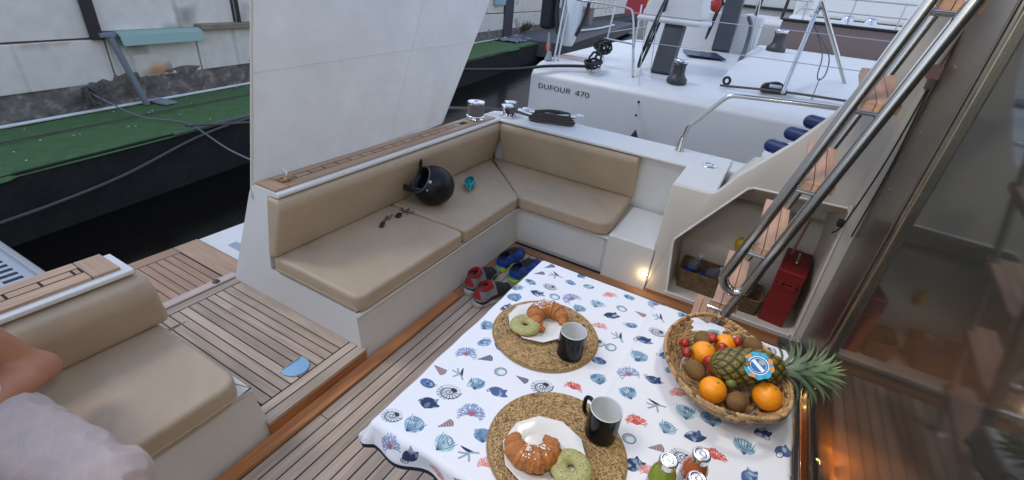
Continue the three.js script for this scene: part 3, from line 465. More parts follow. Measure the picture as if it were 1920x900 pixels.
// ---------------------------------------------------------------- table and printed cloth
const TX0 = -2.281, TX1 = -1.215, TZ0 = 0.798, TZ1 = 1.837, TY = 0.72;
{
  const t = thing('cockpit_table', 'cockpit table hidden under the printed cloth', 'table');
  part('tabletop', rbx(TX0 + 0.01, TX1 - 0.01, TY - 0.035, TY - 0.004, TZ0 + 0.01, TZ1 - 0.01, 0.012), M.oiled, t);
  part('pedestal', lathe([[0.05, 0], [0.05, TY - 0.035]], 24).translate((TX0 + TX1) / 2, 0, (TZ0 + TZ1) / 2), M.steel, t);
  part('base_plate', lathe([[0, 0.012], [0.17, 0.012], [0.18, 0.001]], 28).translate((TX0 + TX1) / 2, 0.001, (TZ0 + TZ1) / 2), M.steel, t);
}
{
  const D = 0.11, N = 2048, W = 1.40, X0 = TX0 - D, Z0 = TZ0 - D, cv = document.createElement('canvas'); cv.width = cv.height = N; const c = cv.getContext('2d');
  c.fillStyle = '#e9ebf0'; c.fillRect(0, 0, N, N);
  const S = N / W, navy = '#1a2238';
  const col = ['#6a86ae', '#54709f', '#8db1c8', '#7d9fc0', '#a3c6d3'], pick = (a) => a[(rnd() * a.length) | 0];
  const dab = (n, r, cols, al) => { for (let i = 0; i < n; i++) { c.globalAlpha = al; c.fillStyle = pick(cols); c.beginPath(); c.ellipse(rr(-r, r), rr(-r, r) * 0.7, rr(0.15, 0.5) * r, rr(0.1, 0.3) * r, rr(0, 3), 0, 7); c.fill(); } c.globalAlpha = 1; };
  const branch = (x, y, a, l, w, cols, n) => { if (n < 0) return; const x2 = x + Math.cos(a) * l, y2 = y + Math.sin(a) * l; c.strokeStyle = pick(cols); c.lineWidth = w; c.lineCap = 'round'; c.beginPath(); c.moveTo(x, y); c.lineTo(x2, y2); c.stroke(); branch(x2, y2, a + rr(0.2, 0.6), l * rr(0.6, 0.85), w * 0.75, cols, n - 1); branch(x2, y2, a - rr(0.2, 0.6), l * rr(0.6, 0.85), w * 0.75, cols, n - 1); };
  const draw = {
    R: () => { const k = pick([['#cc5048', '#d96a60', '#bc3f3c'], ['#dc8a84', '#e3a39d', '#d27a74']]); for (let i = 0; i < 9; i++) branch(0, 22, -Math.PI / 2 + (i - 4) * 0.3, 15, 4.6, k, 3); },
    B: () => { for (let i = 0; i < 11; i++) branch(0, 14, -Math.PI / 2 + (i - 5) * 0.33, 17, 6, ['#7f93b8', '#a5b6d2', '#7f86ac', '#8fa0c4'], 3); for (let i = 0; i < 4; i++) branch(0, 18, -Math.PI / 2 + (i - 1.5) * 0.45, 10, 5, ['#c0606a', '#a0607a'], 1); },
    S: () => { c.fillStyle = pick(col.slice(2)); c.beginPath(); c.moveTo(0, 26); c.bezierCurveTo(-46, 8, -40, -30, 0, -34); c.bezierCurveTo(40, -30, 46, 8, 0, 26); c.fill(); c.save(); c.clip(); dab(9, 32, ['#2f5c86', '#cfe4ea', '#e6f0f2', '#4b86a6'], 0.55); c.restore(); c.strokeStyle = '#33425f'; c.lineWidth = 1.8; c.stroke(); for (let i = -3; i <= 3; i++) { c.lineWidth = 1.4; c.beginPath(); c.moveTo(0, 26); c.quadraticCurveTo(i * 7, 0, i * 10, -30); c.stroke(); } },
    O: () => { c.fillStyle = pick(col); c.beginPath(); c.ellipse(0, 0, 34, 22, 0, 0, 7); c.fill(); c.save(); c.clip(); dab(12, 32, ['#243a66', '#9db8d4', '#d9e5ee', '#4a6c9c'], 0.6); c.restore(); c.strokeStyle = '#33425f'; c.lineWidth = 1.8; c.stroke(); c.beginPath(); c.ellipse(4, -4, 22, 11, 0.2, 0, 7); c.lineWidth = 2; c.stroke(); },
    G: () => { c.fillStyle = '#9fb2c0'; c.beginPath(); c.ellipse(0, 0, 24, 21, 0, 0, 7); c.fill(); c.fillStyle = '#dfe6ea'; c.beginPath(); c.ellipse(3, 3, 15, 13, 0, 0, 7); c.fill(); c.strokeStyle = '#56677a'; c.lineWidth = 3; c.beginPath(); c.ellipse(0, 0, 24, 21, 0, 0, 7); c.stroke(); },
    N: () => { c.strokeStyle = '#4c5666'; c.lineWidth = 3; c.fillStyle = '#d3d8de'; c.beginPath(); c.ellipse(0, 0, 36, 29, 0, 0, 7); c.fill(); c.beginPath(); for (let a = 0; a < 14; a += 0.2) { const r = 36 * Math.exp(-a * 0.16); c.lineTo(Math.cos(a) * r, Math.sin(a) * r * 0.82); } c.stroke(); for (let a = 0; a < 3.6; a += 0.4) { c.lineWidth = 2; c.beginPath(); c.moveTo(Math.cos(a) * 14, Math.sin(a) * 11); c.lineTo(Math.cos(a + 0.25) * 35, Math.sin(a + 0.25) * 28); c.stroke(); } c.fillStyle = '#2d3444'; c.beginPath(); c.ellipse(14, -8, 10, 7, 0.5, 0, 7); c.fill(); },
    A: () => { const k = pick([['#4a4f63', '#8a8ea0'], ['#7b6a70', '#b59a9e']]); c.fillStyle = k[1]; c.beginPath(); c.moveTo(-38, 0); c.lineTo(20, -19); c.quadraticCurveTo(38, 0, 20, 19); c.closePath(); c.fill(); c.strokeStyle = k[0]; c.lineWidth = 4.5; for (let i = 0; i < 6; i++) { const x = -30 + i * 10, h = (x + 38) / 58 * 17; c.beginPath(); c.moveTo(x, -h); c.quadraticCurveTo(x + 9, 0, x, h); c.stroke(); } },
    C: () => { c.fillStyle = pick(['#31456f', '#4d6390', '#2b3a5e']); c.beginPath(); c.moveTo(-36, 8); c.quadraticCurveTo(-20, -26, 8, -20); c.lineTo(20, -30); c.lineTo(24, -10); c.lineTo(40, -6); c.quadraticCurveTo(16, 24, -10, 22); c.closePath(); c.fill(); c.save(); c.clip(); dab(8, 34, ['#c3d2e4', '#7f9cc0', '#e9eef4'], 0.6); c.restore(); c.strokeStyle = navy; c.lineWidth = 2.5; c.stroke(); },
    T: () => { c.fillStyle = '#2a3450'; c.beginPath(); c.moveTo(-10, -32); c.quadraticCurveTo(8, -6, 20, 14); c.quadraticCurveTo(-8, 8, -10, -32); c.fill(); c.strokeStyle = '#9aa6b4'; c.lineWidth = 7; c.lineCap = 'round'; for (const a of [0.4, 1.7, 2.9, 3.7]) { c.beginPath(); c.moveTo(0, 6); c.quadraticCurveTo(Math.cos(a) * 16, 6 + Math.sin(a) * 10, Math.cos(a + 0.2) * 34, 6 + Math.sin(a + 0.2) * 26); c.stroke(); } },
  };
  const motif = ['A',-1.318,0.827,'T',-1.283,0.89,'N',-1.385,0.909,'O',-1.3,0.969,'O',-1.279,1.046,'R',-1.277,1.139,'O',-1.245,1.218,'B',-1.221,1.321,'B',-1.404,1.014,'O',-1.404,0.825,'C',-1.461,0.887,'S',-1.381,1.12,'G',-1.342,1.216,'C',-1.413,1.196,'A',-1.329,1.292,'T',-1.303,1.364,'O',-1.424,1.281,'N',-1.402,1.378,'T',-1.517,1.263,'C',-1.48,1.347,'G',-1.594,1.255,'O',-1.685,1.242,'S',-1.584,1.356,'O',-1.515,1.437,'R',-1.499,1.179,'O',-1.579,1.469,'O',-1.841,0.871,'S',-1.762,0.829,'A',-1.914,1.064,'C',-2.005,1.026,'N',-1.906,1.131,'R',-1.84,1.215,'S',-1.771,1.274,'B',-1.68,1.346,'C',-1.662,1.431,'S',-1.771,1.377,'T',-1.763,1.461,'R',-1.665,1.512,'S',-1.743,1.553,'S',-1.724,1.626,'S',-1.837,1.515,'R',-1.856,1.426,'C',-1.817,1.593,'G',-1.936,1.429,'A',-1.921,1.506,'C',-2.011,1.464,'R',-1.843,1.653,'N',-1.909,1.577,'S',-2.166,1.074,'R',-2.222,1.127,'B',-1.919,0.848,'A',-1.904,0.917,'T',-2.008,0.886,'G',-1.927,0.989,'S',-2.019,0.954,'N',-2.092,0.901,'O',-2.101,0.826,'C',-2.159,0.877,'B',-2.112,1.001,'A',-2.19,0.966,'S',-2.247,0.891,'S',-2.248,0.998,'T',-2.229,1.066,'A',-2.034,0.823,'S',-1.774,1.726,'C',-1.864,1.748,'O',-1.321,1.819,'C',-1.683,1.77,'A',-1.208,1.52,'R',-2.002,1.502,
    'B',-2.325,0.86,'C',-2.33,0.93,'R',-2.335,1.02,'A',-2.31,1.1,'S',-2.34,1.18,'R',-2.34,1.28,'C',-2.33,1.38,'B',-2.34,1.48,'S',-2.33,1.6,'C',-2.28,0.745,'S',-2.17,0.74,'R',-2.05,0.735,'C',-1.9,0.74,'B',-1.78,0.735,'O',-1.6,0.74,'R',-1.45,0.735,'S',-1.3,0.74,'O',-2.02,1.72,'B',-2.15,1.62,'S',-1.2,1.66,'N',-1.6,1.2,'S',-2.1,1.35,'R',-2.2,1.4];
  const free = ['S', 'O', 'G', 'C', 'A', 'S', 'O', 'N', 'C']; for (let k = 0, n = 0; k < 3000 && n < 60; k++) { const x = rr(TX0 - 0.06, TX1 + 0.05), z = rr(TZ0 - 0.06, TZ1 + 0.05); let ok = true; for (let i = 0; i < motif.length && ok; i += 3) ok = Math.hypot(motif[i + 1] - x, motif[i + 2] - z) > 0.066; if (ok) { motif.push(free[n % 9], x, z); n++; } }
  const sz = { R: 0.76, B: 0.76, S: 0.84, O: 0.72, G: 0.8, N: 0.92, A: 0.74, C: 0.8, T: 0.86 };
  for (let i = 0; i < motif.length; i += 3) {
    const k = motif[i]; c.save(); c.translate((motif[i + 1] - X0) * S, (motif[i + 2] - Z0) * S);
    c.rotate(Math.PI * 0.36 + rr(-0.7, 0.7)); const q = sz[k] * rr(0.86, 1.08) * 1.6; c.scale(q, q); draw[k](); c.restore();
  }
  // navy hem
  c.strokeStyle = '#161d33'; c.lineWidth = 0.016 * S * 2; c.strokeRect(0, 0, (TX1 + D - X0) * S, (TZ1 + D - Z0) * S);
  const t = new THREE.CanvasTexture(cv); t.colorSpace = THREE.SRGBColorSpace; t.flipY = false; t.magFilter = THREE.LinearFilter;
  const nx = 300, nz = 300, g = new THREE.PlaneGeometry(1, 1, nx, nz), p = g.attributes.position, uv = g.attributes.uv, LX = TX1 - TX0 + 2 * D, LZ = TZ1 - TZ0 + 2 * D, rad = 0.02;
  // grid lines gathered on the edges of the table
  for (let i = 0; i < p.count; i++) {
    const u = p.getX(i) + 0.5, v = 0.5 - p.getY(i), x = X0 + u * LX, z = Z0 + v * LZ;
    const cx = Math.min(TX1, Math.max(TX0, x)), cz = Math.min(TZ1, Math.max(TZ0, z)), ox = x - cx, oz = z - cz, d = Math.hypot(ox, oz);
    let px = cx, pz = cz, y = TY + 0.0009 * fbm(x * 6, z * 6, 3) + 0.0014 * (Math.exp(-(((x + 1.74) / 0.007) ** 2)) + Math.exp(-(((z - 1.315) / 0.007) ** 2)) + Math.exp(-(((x + 2.02) / 0.007) ** 2)) + Math.exp(-(((x + 1.47) / 0.007) ** 2)));
    if (d > 1e-6) {
      const nx_ = ox / d, nz_ = oz / d, th = d / rad; let out, down;
      if (th < Math.PI / 2) { out = rad * Math.sin(th); down = rad * (1 - Math.cos(th)); } else { out = rad; down = rad + d - rad * Math.PI / 2; }
      const s = (Math.abs(nx_) > Math.abs(nz_) ? z : x), rip = Math.min(1, down / 0.07), corner = Math.min(Math.abs(ox), Math.abs(oz)) / D;
      out += rip * (0.004 + 0.012 * Math.sin(s * 16 + 1) + 0.009 * Math.sin(s * 37)) + corner * 0.03 * rip; y = TY - down * (1 - 0.35 * corner);
      if (z > TZ1) out = Math.min(out, 0.03);
      px = cx + nx_ * out; pz = cz + nz_ * out;
    }
    p.setXYZ(i, px, y, pz); uv.setXY(i, (x - X0) / W, (z - Z0) / W);
  }
  g.computeVertexNormals();
  const weave = tex(256, 256, (u, v) => { const q = 128 + 40 * Math.sin(u * 400) + 40 * Math.sin(v * 400); return [q, q, q]; }, 6, 6, false);
  mono('tablecloth', 'white tablecloth printed with blue shells and red corals, navy hem', 'tablecloth', g, std({ map: t, roughness: 0.8, bumpMap: weave, bumpScale: 0.0003, side: THREE.DoubleSide }));
}
// ---------------------------------------------------------------- placemats, plates, mugs, pastries
const TOP = TY + 0.0025;
function placemat(x, z, label) {
  const o = thing('placemat', label, 'placemat', [x, TOP, z], rr(0, 3), 'woven placemats');
  const list = [];
  for (let r = 0.006; r < 0.192; r += 0.0118) { const n = Math.max(5, Math.round(2 * Math.PI * r / 0.0125)); for (let k = 0; k < n; k++) for (const s of [0, 1]) { const a = (k + s * 0.5 + rr(-0.2, 0.2)) / n * 6.2832, tilt = s ? 0.55 : -0.55, R_ = r + (s ? 0.0028 : -0.0028) + rr(-0.001, 0.001); const dir = V(-Math.sin(a) + Math.cos(a) * tilt, rr(-0.12, 0.12), Math.cos(a) + Math.sin(a) * tilt); list.push({ m: mat4(V(Math.cos(a) * R_, 0.0045 + rr(0, 0.0018), Math.sin(a) * R_), dir, V(0, 1, 0), 0.0033, 0.003, 0.0098), c: straw() }); } }
  part('braid', blobs(new THREE.IcosahedronGeometry(1, 0), list), std({ vertexColors: true, roughness: 0.75 }), o);
  part('backing', lathe([[0, 0.0035], [0.194, 0.0035], [0.196, 0.0005]], 48), std({ color: lin(0.3, 0.19, 0.085), roughness: 0.9 }), o);
  return o;
}
placemat(-1.671, 1.027, 'round woven seagrass placemat at the far corner of the table');
placemat(-2.082, 1.264, 'round woven seagrass placemat nearest the camera');
const MT = TOP + 0.0085;
function plate(x, z, label) {
  const o = thing('plate', label, 'plate', [x, MT, z], 0.3, 'white plates');
  const porc = phy({ color: lin(0.8, 0.8, 0.76), roughness: 0.25, clearcoat: 0.6, clearcoatRoughness: 0.1 });
  part('dish', fin(lathe([[0.0, 0.0035], [0.066, 0.0035], [0.07, 0.005], [0.084, 0.013], [0.114, 0.0175], [0.1155, 0.0155], [0.086, 0.0095], [0.07, 0.0], [0, 0]], 10)), porc, o);
  return o;
}
plate(-1.652, 0.985, 'white ten sided plate with croissant and donut on the far placemat'); plate(-2.13, 1.247, 'white ten sided plate with croissant and donut on the near placemat');
function mug(x, z, a, label) {
  const o = thing('mug', label, 'mug', [x, MT, z], a, 'black mugs');
  const bl = phy({ color: lin(0.006, 0.006, 0.008), roughness: 0.16, specularIntensity: 0.6 }), wh = phy({ color: lin(0.72, 0.74, 0.74), roughness: 0.25, clearcoat: 0.4 });
  part('body', lathe([[0, 0], [0.04, 0], [0.0435, 0.003], [0.0455, 0.01], [0.0455, 0.099], [0.0452, 0.1025]], 48), bl, o);
  part('inside', lathe([[0.0452, 0.1025], [0.0444, 0.105], [0.0432, 0.105], [0.042, 0.102], [0.0418, 0.012], [0.036, 0.006], [0, 0.006]], 48), wh, o);
  part('handle', tube([[0.044, 0.086, 0], [0.062, 0.088, 0], [0.074, 0.074, 0], [0.074, 0.04, 0], [0.063, 0.024, 0], [0.044, 0.024, 0]], 0.0062, 40, 10), bl, o);
  return o;
}
mug(-1.728, 1.147, -0.15, 'black mug with white inside on the far placemat'); mug(-1.979, 1.352, 1.15, 'black mug with white inside on the near placemat');
function croissant(x, z, a, s, label, mode) {
  const o = thing('croissant', label, 'croissant', [x, MT + 0.004, z], a, 'croissants');
  const f = (X, Y, Z) => {
    const R = 0.044, an = Math.atan2(Z, X), t = Math.min(1, Math.abs(an) / 2.15), rad = 0.0305 * Math.sqrt(Math.max(0.02, 1 - t * t * 0.88)) , k = Math.abs(an) > 2.15 ? 2.15 * Math.sign(an) : an;
    const cx = Math.cos(k) * R, cz = Math.sin(k) * R, ridge = 0.0034 * ((((an + 3) * 1.9) % 1 + 1) % 1 - 0.5) * Math.sign(an);
    return Math.hypot(X - cx, (Y - rad * 0.84) * 1.12, Z - cz) - rad - ridge * 1.25 - 0.0016 * fbm(X * 90, Y * 90, Z * 90) - 0.0008 * Math.sin(an * 34 + 60 * Y);
  };
  const g = nets(f, [-0.085, -0.012, -0.085], [0.09, 0.075, 0.085], 0.0032).scale(s, s, s);
  paint(g, (X, Y, Z) => { const q = 0.5 + 0.5 * fbm(X * 60, Y * 60, Z * 60), an = Math.atan2(Z, X), st = (((an + 3) * 1.9) % 1 + 1) % 1, w = 0.75 + 0.4 * st; return [0.40 * w + 0.1 * q, (0.125 + 0.06 * q) * w, (0.024 + 0.02 * q) * w]; });
  part('crust', g, phy({ vertexColors: true, roughness: 0.5, bumpMap: leatherBump, bumpScale: 0.004 }), o);
  const fl = []; const n = mode ? 60 : 95; for (let i = 0; i < n; i++) { const an = rr(-0.8, 0.6), R = 0.044 + rr(-0.018, 0.016), l = rr(0.003, 0.009); fl.push(new THREE.BoxGeometry(l, 0.0016, rr(0.0015, 0.003)).rotateY(rr(0, 3)).rotateZ(rr(-0.5, 0.5)).translate(Math.cos(an) * R * s, (0.0545 - Math.abs(R - 0.044) * 0.55 + rr(0, 0.003)) * s, Math.sin(an) * R * s)); }
  part('sugar_flakes', fl, std({ color: lin(0.85, 0.84, 0.8), roughness: 0.5 }), o);
  return o;
}
croissant(-1.63, 1.018, 0.9, 1.2, 'plain golden croissant topped with white flakes on the far plate', 0);
croissant(-2.135, 1.212, 3.6, 1.15, 'glossy croissant with sugar flakes on the near plate', 1);
function donut(x, z, label) {
  const o = thing('donut', label, 'donut', [x, MT + 0.0035, z], rr(0, 3), 'pistachio donuts'); o.scale.setScalar(1.14);
  const f = (X, Y, Z) => { const q = Math.hypot(X, Z) - 0.0285; return Math.hypot(q, (Y - 0.0165) * 1.25) - 0.0185 - 0.0006 * fbm(X * 120, Y * 120, Z * 120); };
  part('dough', nets(f, [-0.052, -0.008, -0.052], [0.052, 0.042, 0.052], 0.003), std({ color: lin(0.33, 0.15, 0.05), roughness: 0.6 }), o);
  const ic = nets((X, Y, Z) => Math.max(f(X, Y, Z) - 0.0022, 0.0175 + 0.003 * noise.noise(X * 70, 1, Z * 70) - Y), [-0.055, 0.008, -0.055], [0.055, 0.045, 0.055], 0.0024);
  paint(ic, (X, Y, Z) => { const q = fbm(X * 260, Y * 260, Z * 260), r = noise.noise(X * 60, Y * 60, Z * 60 + 4) > 0.42 ? 1 : 0; return [0.40 + 0.09 * q + 0.16 * r, 0.40 + 0.09 * q - 0.06 * r, 0.15 + 0.07 * q]; });
  part('pistachio_icing', ic, std({ vertexColors: true, roughness: 0.5 }), o);
  const l = []; for (let i = 0; i < 170; i++) { const a = rr(0, 6.28), R = rr(0.014, 0.044), Y = 0.0165 + Math.sqrt(Math.max(0, 0.0207 ** 2 - (R - 0.0285) ** 2)) / 1.25; l.push({ m: mat4(V(Math.cos(a) * R, Y, Math.sin(a) * R), V(rr(-1, 1), 0.2, rr(-1, 1)), V(0, 1, 0.01), 0.0011, 0.0011, rr(0.0013, 0.003)), c: pick3() }); }
  part('crumbs', blobs(new THREE.IcosahedronGeometry(1, 0), l), std({ vertexColors: true, roughness: 0.7 }), o);
}
function pick3() { const k = rnd(); return k < 0.5 ? [0.6, 0.58, 0.36] : k < 0.8 ? [0.2, 0.24, 0.06] : [0.5, 0.22, 0.12]; }
donut(-1.712, 0.96, 'pistachio green donut on the far plate'); donut(-2.142, 1.328, 'pistachio green donut on the near plate');

// ---------------------------------------------------------------- fruit basket
const BX = -1.553, BZ = 1.618, BA = 0.4, bA = 0.232, bB = 0.186;
{
  const o = thing('fruit_basket', 'oval woven basket with handles, full of fruit', 'basket', [BX, TOP, BZ], BA);
  // long axis is local x; handle openings at both ends
  const prof = (k) => { const t = k / 6; return [0.6 + 0.4 * Math.pow(t, 0.62), 0.008 + 0.074 * t]; };
  const list = [], lift = (a) => 0.02 * Math.pow(Math.abs(Math.cos(a)), 6), gap = (a) => Math.abs(Math.sin(a)) < 0.34;
  for (let k = 0; k <= 6; k += 0.6) { const [s, y] = prof(k), n = Math.round(40 + 20 * s); for (let i = 0; i < n; i++) { const a = (i + (Math.round(k / 0.6) % 2) * 0.5) / n * 6.2832 + rr(-0.02, 0.02); if (gap(a) && k > 3) continue; const x = Math.cos(a) * bA * s, z = Math.sin(a) * bB * s; list.push({ m: mat4(V(x, y + lift(a) * k / 6 + rr(-0.001, 0.001), z), V(-Math.sin(a) * bA, (i % 2 ? 0.05 : -0.05) + rr(-0.03, 0.03), Math.cos(a) * bB), V(Math.cos(a), 0.6, Math.sin(a)), 0.0056, 0.007, 0.0145), c: wicker() }); } }
  for (let i = 0; i < 90; i++) for (const s of [0, 1]) { const a = (i + s * 0.5) / 90 * 6.2832, x = Math.cos(a) * (bA + 0.004), z = Math.sin(a) * (bB + 0.004); list.push({ m: mat4(V(x, 0.087 + lift(a) * 1.15 + (s ? 0.003 : -0.003), z), V(-Math.sin(a) * bA, s ? 0.06 : -0.06, Math.cos(a) * bB), V(Math.cos(a), s ? 0.6 : -0.6, Math.sin(a)), 0.006, 0.007, 0.0125), c: wicker() }); }
  for (let i = 0; i < 240; i++) { const a = rr(0, 6.28), r = Math.sqrt(rnd()) * 0.6; list.push({ m: mat4(V(Math.cos(a) * bA * r, 0.008, Math.sin(a) * bB * r), V(Math.cos(a + 1.2), 0, Math.sin(a + 1.2)), V(0, 1, 0), 0.008, 0.005, 0.024), c: wicker() }); }
  part('weave', blobs(bead, list), std({ vertexColors: true, roughness: 0.7 }), o);
}
function wicker() { const s = rr(0.72, 1.2); return rnd() < 0.1 ? [0.2 * s, 0.11 * s, 0.045 * s] : [0.48 * s, 0.30 * s, 0.135 * s]; }
const peel = tex(256, 256, (u, v) => { const g = 128 + 70 * noise.noise(u * 90, v * 60, 2) + 30 * noise.noise(u * 170, v * 110, 5); return [g, g, g]; }, 1, 1, false);
const peelC = tex(128, 128, (u, v) => { const g = fbm(u * 9, v * 9, 4); return [254 + g, 158 + g * 14, 20 + g * 8]; });
function orange(x, y, z, r, label) {
  const o = thing('orange', label, 'orange', [x, y, z], rr(0, 6), 'oranges'); o.rotation.x = rr(-0.6, 0.6); o.rotation.z = rr(-0.6, 0.6);
  const g = new THREE.SphereGeometry(r, 40, 28), p = g.attributes.position; for (let i = 0; i < p.count; i++) { const Y = p.getY(i) / r; const k = 1 - 0.05 * Math.pow(Math.max(0, Math.abs(Y) - 0.9) * 10, 2) * 0.5; p.setY(i, p.getY(i) * 0.95 * k); } g.computeVertexNormals();
  part('peel', g, phy({ map: peelC, roughness: 0.42, bumpMap: peel, bumpScale: 0.0008, clearcoat: 0.15, clearcoatRoughness: 0.4 }), o);
  part('stem_scar', new THREE.CylinderGeometry(0.003, 0.004, 0.002, 8).translate(0, r * 0.935, 0), std({ color: lin(0.12, 0.14, 0.05), roughness: 0.8 }), o);
}
orange(-1.524, 0.80, 1.547, 0.040, 'orange next to the strawberries at the handle end'); orange(-1.428, 0.797, 1.607, 0.038, 'orange half hidden behind the pineapple');
orange(-1.672, 0.79, 1.602, 0.041, 'orange at the front of the basket beside a kiwi'); orange(-1.612, 0.80, 1.752, 0.043, 'largest orange, next to the pineapple crown');
const fuzz = tex(128, 128, (u, v) => { const g = fbm(u * 30, v * 30, 4) * 16 + fbm(u * 5, v * 5, 1) * 9; return [122 + g, 92 + g, 52 + g * 0.8]; });
function kiwi(x, y, z, a, label) {
  const o = thing('kiwi', label, 'kiwi', [x, y, z], a, 'kiwis'); o.rotation.z = rr(-0.3, 0.3);
  part('skin', new THREE.SphereGeometry(1, 28, 20).scale(0.036, 0.029, 0.03), std({ map: fuzz, roughness: 0.9, bumpMap: peel, bumpScale: 0.001 }), o);
  part('tip', new THREE.SphereGeometry(0.004, 10, 8).translate(0.035, 0, 0), std({ color: lin(0.07, 0.045, 0.02), roughness: 0.9 }), o);
}
kiwi(-1.447, 0.795, 1.533, 0.4, 'kiwi under the basket handle'); kiwi(-1.372, 0.795, 1.694, 1.2, 'kiwi at the far rim behind the pineapple'); kiwi(-1.622, 0.795, 1.537, 0.9, 'kiwi left of the front orange'); kiwi(-1.672, 0.785, 1.675, -0.4, 'kiwi between the two front oranges'); kiwi(-1.585, 0.765, 1.60, 0.2, 'kiwi low under the pineapple');
const berryG = (() => { const g = new THREE.SphereGeometry(1, 24, 18), p = g.attributes.position; for (let i = 0; i < p.count; i++) { const y = p.getY(i), k = y < 0 ? 1 - 0.35 * y * y : 1; p.setXYZ(i, p.getX(i) * 0.0175 * k, y * (y < 0 ? 0.024 : 0.014), p.getZ(i) * 0.0175 * k); } g.computeVertexNormals(); return g; })();
const seedsG = (() => { const l = []; for (let i = 0; i < 46; i++) { const y = rr(-0.85, 0.6), a = i * 2.4, k = (y < 0 ? 1 - 0.35 * y * y : 1), r = Math.sqrt(1 - y * y) * 0.0177 * k; l.push(new THREE.IcosahedronGeometry(0.0007, 0).translate(Math.cos(a) * r, y * (y < 0 ? 0.024 : 0.014), Math.sin(a) * r)); } return mergeG(l); })();
const calyxG = (() => { const l = []; for (let i = 0; i < 7; i++) l.push(new THREE.ConeGeometry(0.0032, 0.016, 4).scale(1, 1, 0.3).translate(0, 0.008, 0).rotateZ(-1.35).rotateY(i * 0.9).translate(0, 0.0145, 0)); l.push(new THREE.CylinderGeometry(0.0012, 0.0012, 0.012, 6).translate(0, 0.019, 0)); return mergeG(l); })();
const bRed = phy({ color: lin(0.42, 0.018, 0.014), roughness: 0.32, clearcoat: 0.3 }), bSeed = std({ color: lin(0.6, 0.42, 0.12), roughness: 0.6 }), bLeaf = std({ color: lin(0.06, 0.14, 0.025), roughness: 0.7, side: THREE.DoubleSide });
for (const [x, z, y, L] of [[-1.512, 1.484, 0.802, 'strawberry at the left rim, upper of two'], [-1.556, 1.5, 0.8, 'strawberry at the left rim, lower of two'], [-1.448, 1.562, 0.815, 'strawberry between the hidden kiwi and two oranges'], [-1.424, 1.64, 0.825, 'strawberry on the far side of the pineapple'], [-1.566, 1.57, 0.81, 'strawberry above the left kiwi'], [-1.594, 1.588, 0.803, 'strawberry tucked against the pineapple base'], [-1.487, 1.60, 0.82, 'dark strawberry right behind the handle end orange']]) {
  const o = thing('strawberry', L, 'strawberry', [x, y, z], rr(0, 6), 'strawberries'); o.rotation.x = rr(0.6, 2.2); o.rotation.z = rr(-0.8, 0.8); part('flesh', berryG, bRed, o); part('seeds', seedsG, bSeed, o); part('calyx', calyxG, bLeaf, o);
}
{
  const o = thing('unripe_strawberry', 'small green and red unripe strawberry between pineapple and front kiwi', 'strawberry', [-1.63, 0.812, 1.645], 0.4); part('skin', paint(new THREE.SphereGeometry(0.017, 20, 14), (x) => x > 0.002 ? [0.35, 0.04, 0.03] : [0.2, 0.26, 0.05]), phy({ vertexColors: true, roughness: 0.4 }), o); part('calyx', calyxG, bLeaf, o);
}
